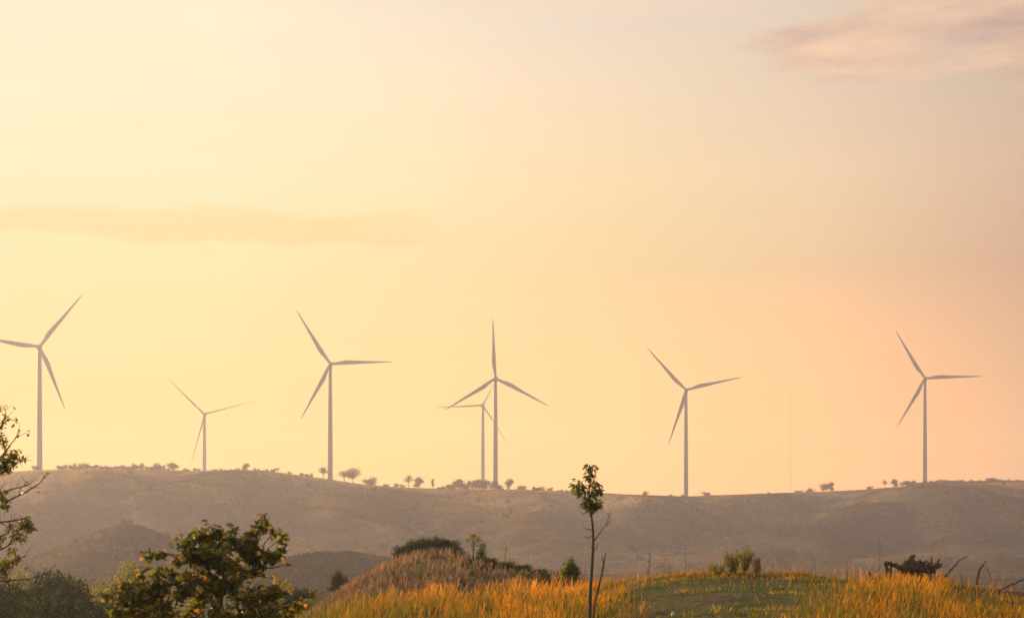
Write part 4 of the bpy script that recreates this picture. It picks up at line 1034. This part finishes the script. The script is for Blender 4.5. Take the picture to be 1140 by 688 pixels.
# ------------------------------------------------------------------ grass
def blades(name, XY, hgt, wid, mat, tone, lean=(0.06, 0.0), lean_sd=0.14, plume=0.5, curl=0.25, zoff=0.0):
    n = len(XY)
    Z = H(XY[:, 0], XY[:, 1]) + zoff - 0.02
    base = np.stack([XY[:, 0], XY[:, 1], Z], -1)
    ld = np.stack([rng.normal(lean[0], lean_sd, n), rng.normal(lean[1], lean_sd, n), np.zeros(n)], -1)
    yaw = rng.uniform(0, math.pi, n); sd = np.stack([np.cos(yaw), np.sin(yaw), np.zeros(n)], -1)
    ts = np.array([0.0, 0.4, 0.7, 0.86, 1.0])
    isp = rng.uniform(size=n) < plume
    wprof = np.where(isp[:, None], np.array([0.7, 0.55, 0.9, 1.25, 0.25])[None], np.array([1.0, 0.9, 0.6, 0.35, 0.05])[None])
    rows = []
    for k, s in enumerate(ts):
        c_ = base + ld * (s * (1 - curl) + curl * s * s * 1.6)[..., None] * hgt[:, None] if False else base + ld * (hgt * (s * (1 - curl) + curl * s ** 2 * 1.6))[:, None]
        c_ = c_ + np.array([0, 0, 1.0]) * (hgt * s * (1 - 0.12 * s * np.linalg.norm(ld, axis=1)))[:, None]
        w_ = (wid * wprof[:, k] * 0.5)[:, None]
        rows.append(c_ - sd * w_); rows.append(c_ + sd * w_)
    V = np.stack(rows, 1)     # n,10,3
    b = np.arange(n)[:, None] * 10
    q = np.concatenate([b + np.array([[2 * k, 2 * k + 1, 2 * k + 3, 2 * k + 2]]) for k in range(4)], 0)
    al = np.tile(np.repeat(ts, 2), n)
    o = mesh_obj(name, V.reshape(-1, 3), q, mat, None, {'tone': np.repeat(tone, 10), 'along': al})
    return tag(o, kind='stuff')

def scatter(n, x0, x1, y0, y1, dens):
    XY = np.stack([rng.uniform(x0, x1, n), rng.uniform(y0, y1, n)], -1)
    keep = rng.uniform(size=n) < dens(XY[:, 0], XY[:, 1])
    return XY[keep]

def bald(X, Y):
    """trodden short-grass slope: 1 inside"""
    px = CX + X / Y * F
    right = np.interp(Y, [24, 30, 35, 39, 44, 52, 62], [745, 800, 858, 905, 955, 978, 988]) + 26 * nA(X * 0.5, Y * 0.35)
    left = np.interp(Y, [24, 36, 45, 60], [735, 722, 705, 680]) + 22 * nB(X * 0.6, Y * 0.3)
    a = smooth(px, left - 34, left + 26) * (1 - smooth(px, right - 40, right + 24)) * smooth(Y, 22, 24)
    r2 = smooth(px, 1035, 1070) * smooth(Y, 49, 53)
    # narrow worn strip behind the sapling
    w = np.exp(-((Y - 57.5) / 1.6) ** 2) * smooth(px, 660, 676) * (1 - smooth(px, 720, 760))
    return np.clip(a + r2 * 0.9 + w, 0, 1)

def clump(X, Y, s=1.3): return np.clip(0.5 + 1.3 * nC(X * s, Y * s, 3), 0.04, 1) * np.clip(0.75 + 1.6 * nA(X * 0.75 + 8, Y * 0.35, 2), 0.08, 1)
def tall_d(X, Y):
    return np.maximum(1 - bald(X, Y), 0.035) * clump(X, Y) * (1 - smooth(Y, 60, 66))
XY = scatter(310000, -17, 22, 22, 66, tall_d)
n = len(XY)
patch = nA(XY[:, 0] * 0.16 + 4, XY[:, 1] * 0.10)
pxn = CX + XY[:, 0] / XY[:, 1] * F
tone = np.clip(0.45 + 0.55 * patch + 0.55 * nC(XY[:, 0] * 1.3, XY[:, 1] * 0.5) + rng.normal(0, 0.2, n) - 0.22 * smooth(-pxn, -450, -340), 0, 1)
hgt = (0.68 + 0.30 * nB(XY[:, 0] * 0.9, XY[:, 1] * 0.4)) * rng.uniform(0.45, 1.25, n)
hgt = hgt * np.where(pxn > 930, 0.72 + 0.0 * pxn, 1.0) * (1 - 0.55 * smooth(pxn, 600, 690) * (1 - smooth(pxn, 800, 900))) * (1 - 0.4 * smooth(pxn, 1030, 1110))
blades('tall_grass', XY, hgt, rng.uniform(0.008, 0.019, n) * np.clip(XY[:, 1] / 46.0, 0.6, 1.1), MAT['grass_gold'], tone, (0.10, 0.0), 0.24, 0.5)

def short_d(X, Y):
    b = bald(X, Y)
    return np.clip(b * np.clip(0.26 + 2.4 * nA(X * 0.4 + 2, Y * 0.9), 0.03, 1) * np.clip(0.5 + 1.5 * nC(X * 2.5, Y * 2.5, 2), 0.05, 1) + 0.12 * (1 - b), 0, 1) * (1 - smooth(Y, 62, 68))
XY = scatter(420000, -6, 24, 26, 68, short_d)
n = len(XY)
tone = np.clip(0.46 + 0.9 * nB(XY[:, 0] * 0.6, XY[:, 1] * 0.9) + rng.normal(0, 0.2, n), 0, 1)
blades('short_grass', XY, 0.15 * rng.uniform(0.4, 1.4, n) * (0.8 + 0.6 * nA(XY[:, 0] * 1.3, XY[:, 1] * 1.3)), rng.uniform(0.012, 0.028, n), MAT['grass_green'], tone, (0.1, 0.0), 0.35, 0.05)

XY = scatter(26000, 1.5, 13.5, 57.5, 63, lambda X, Y: np.clip(0.25 + 1.6 * nB(X * 0.9 + 3, Y * 0.7), 0, 1) * np.exp(-((Y - 60.3) / 1.5) ** 2))
n = len(XY)
blades('crest_grass', XY, rng.uniform(0.06, 0.24, n), rng.uniform(0.010, 0.022, n), MAT['grass_gold'], np.clip(rng.normal(0.3, 0.25, n), 0, 1), (0.1, 0), 0.25, 0.2)
# wispy stems along the mound crest
XY = scatter(900, 2, 21, 56, 64, lambda X, Y: np.clip(0.4 + nA(X * 0.8, Y * 0.2), 0, 1))
n = len(XY)
blades('grass_stems', XY, rng.uniform(0.25, 0.75, n), rng.uniform(0.008, 0.016, n), MAT['grass_brown'], rng.uniform(0.4, 1, n), (0.1, 0), 0.25, 0.6)

# knoll grass
def knoll_d(X, Y):
    px = CX + X / Y * F
    dark = smooth(px, 505, 520) * (1 - smooth(px, 600, 640)) * smooth(Y, 112, 120)
    return clump(X, Y, 0.7) * (1 - 0.6 * dark) * smooth(px, 300, 360) * (1 - smooth(px, 720, 780))
XY = scatter(70000, -17, 12, 84, 142, knoll_d)
n = len(XY)
pxn = CX + XY[:, 0] / XY[:, 1] * F
tone = np.clip(0.48 + 0.7 * nA(XY[:, 0] * 0.35, XY[:, 1] * 0.2) + rng.normal(0, 0.2, n), 0, 1)
blades('knoll_grass', XY, rng.uniform(0.5, 1.0, n) * (0.85 + 0.3 * nB(XY[:, 0] * 0.4, XY[:, 1] * 0.4)) * np.where(pxn > 520, 0.8, 1.0), rng.uniform(0.025, 0.06, n), MAT['grass_brown'], tone, (0.05, 0), 0.12, 0.6)

# twig litter on the right end of the mound
mb = MB()
for k in range(260):
    px = rng.normal(1105, 26); D = rng.uniform(47, 57); g_ = G(px, D); a = rng.uniform(0, 3.14); L = rng.uniform(0.1, 0.5)
    d = np.array([math.cos(a), math.sin(a) * 0.6, rng.uniform(-0.1, 0.35)]) * L
    mb.tube(curve(g_ + [0, 0, 0.03] - d / 2, g_ + [0, 0, 0.08] + d / 2, 0.12, 4), np.array([0.012, 0.011, 0.009, 0.005]) * rng.uniform(0.6, 1.6), 5)
tag(mb.build('twig_litter', MAT['deadwood'], None), kind='stuff')

for crown, trunk, _ in PROTO.values():
    bpy.data.objects.remove(crown); bpy.data.objects.remove(trunk)
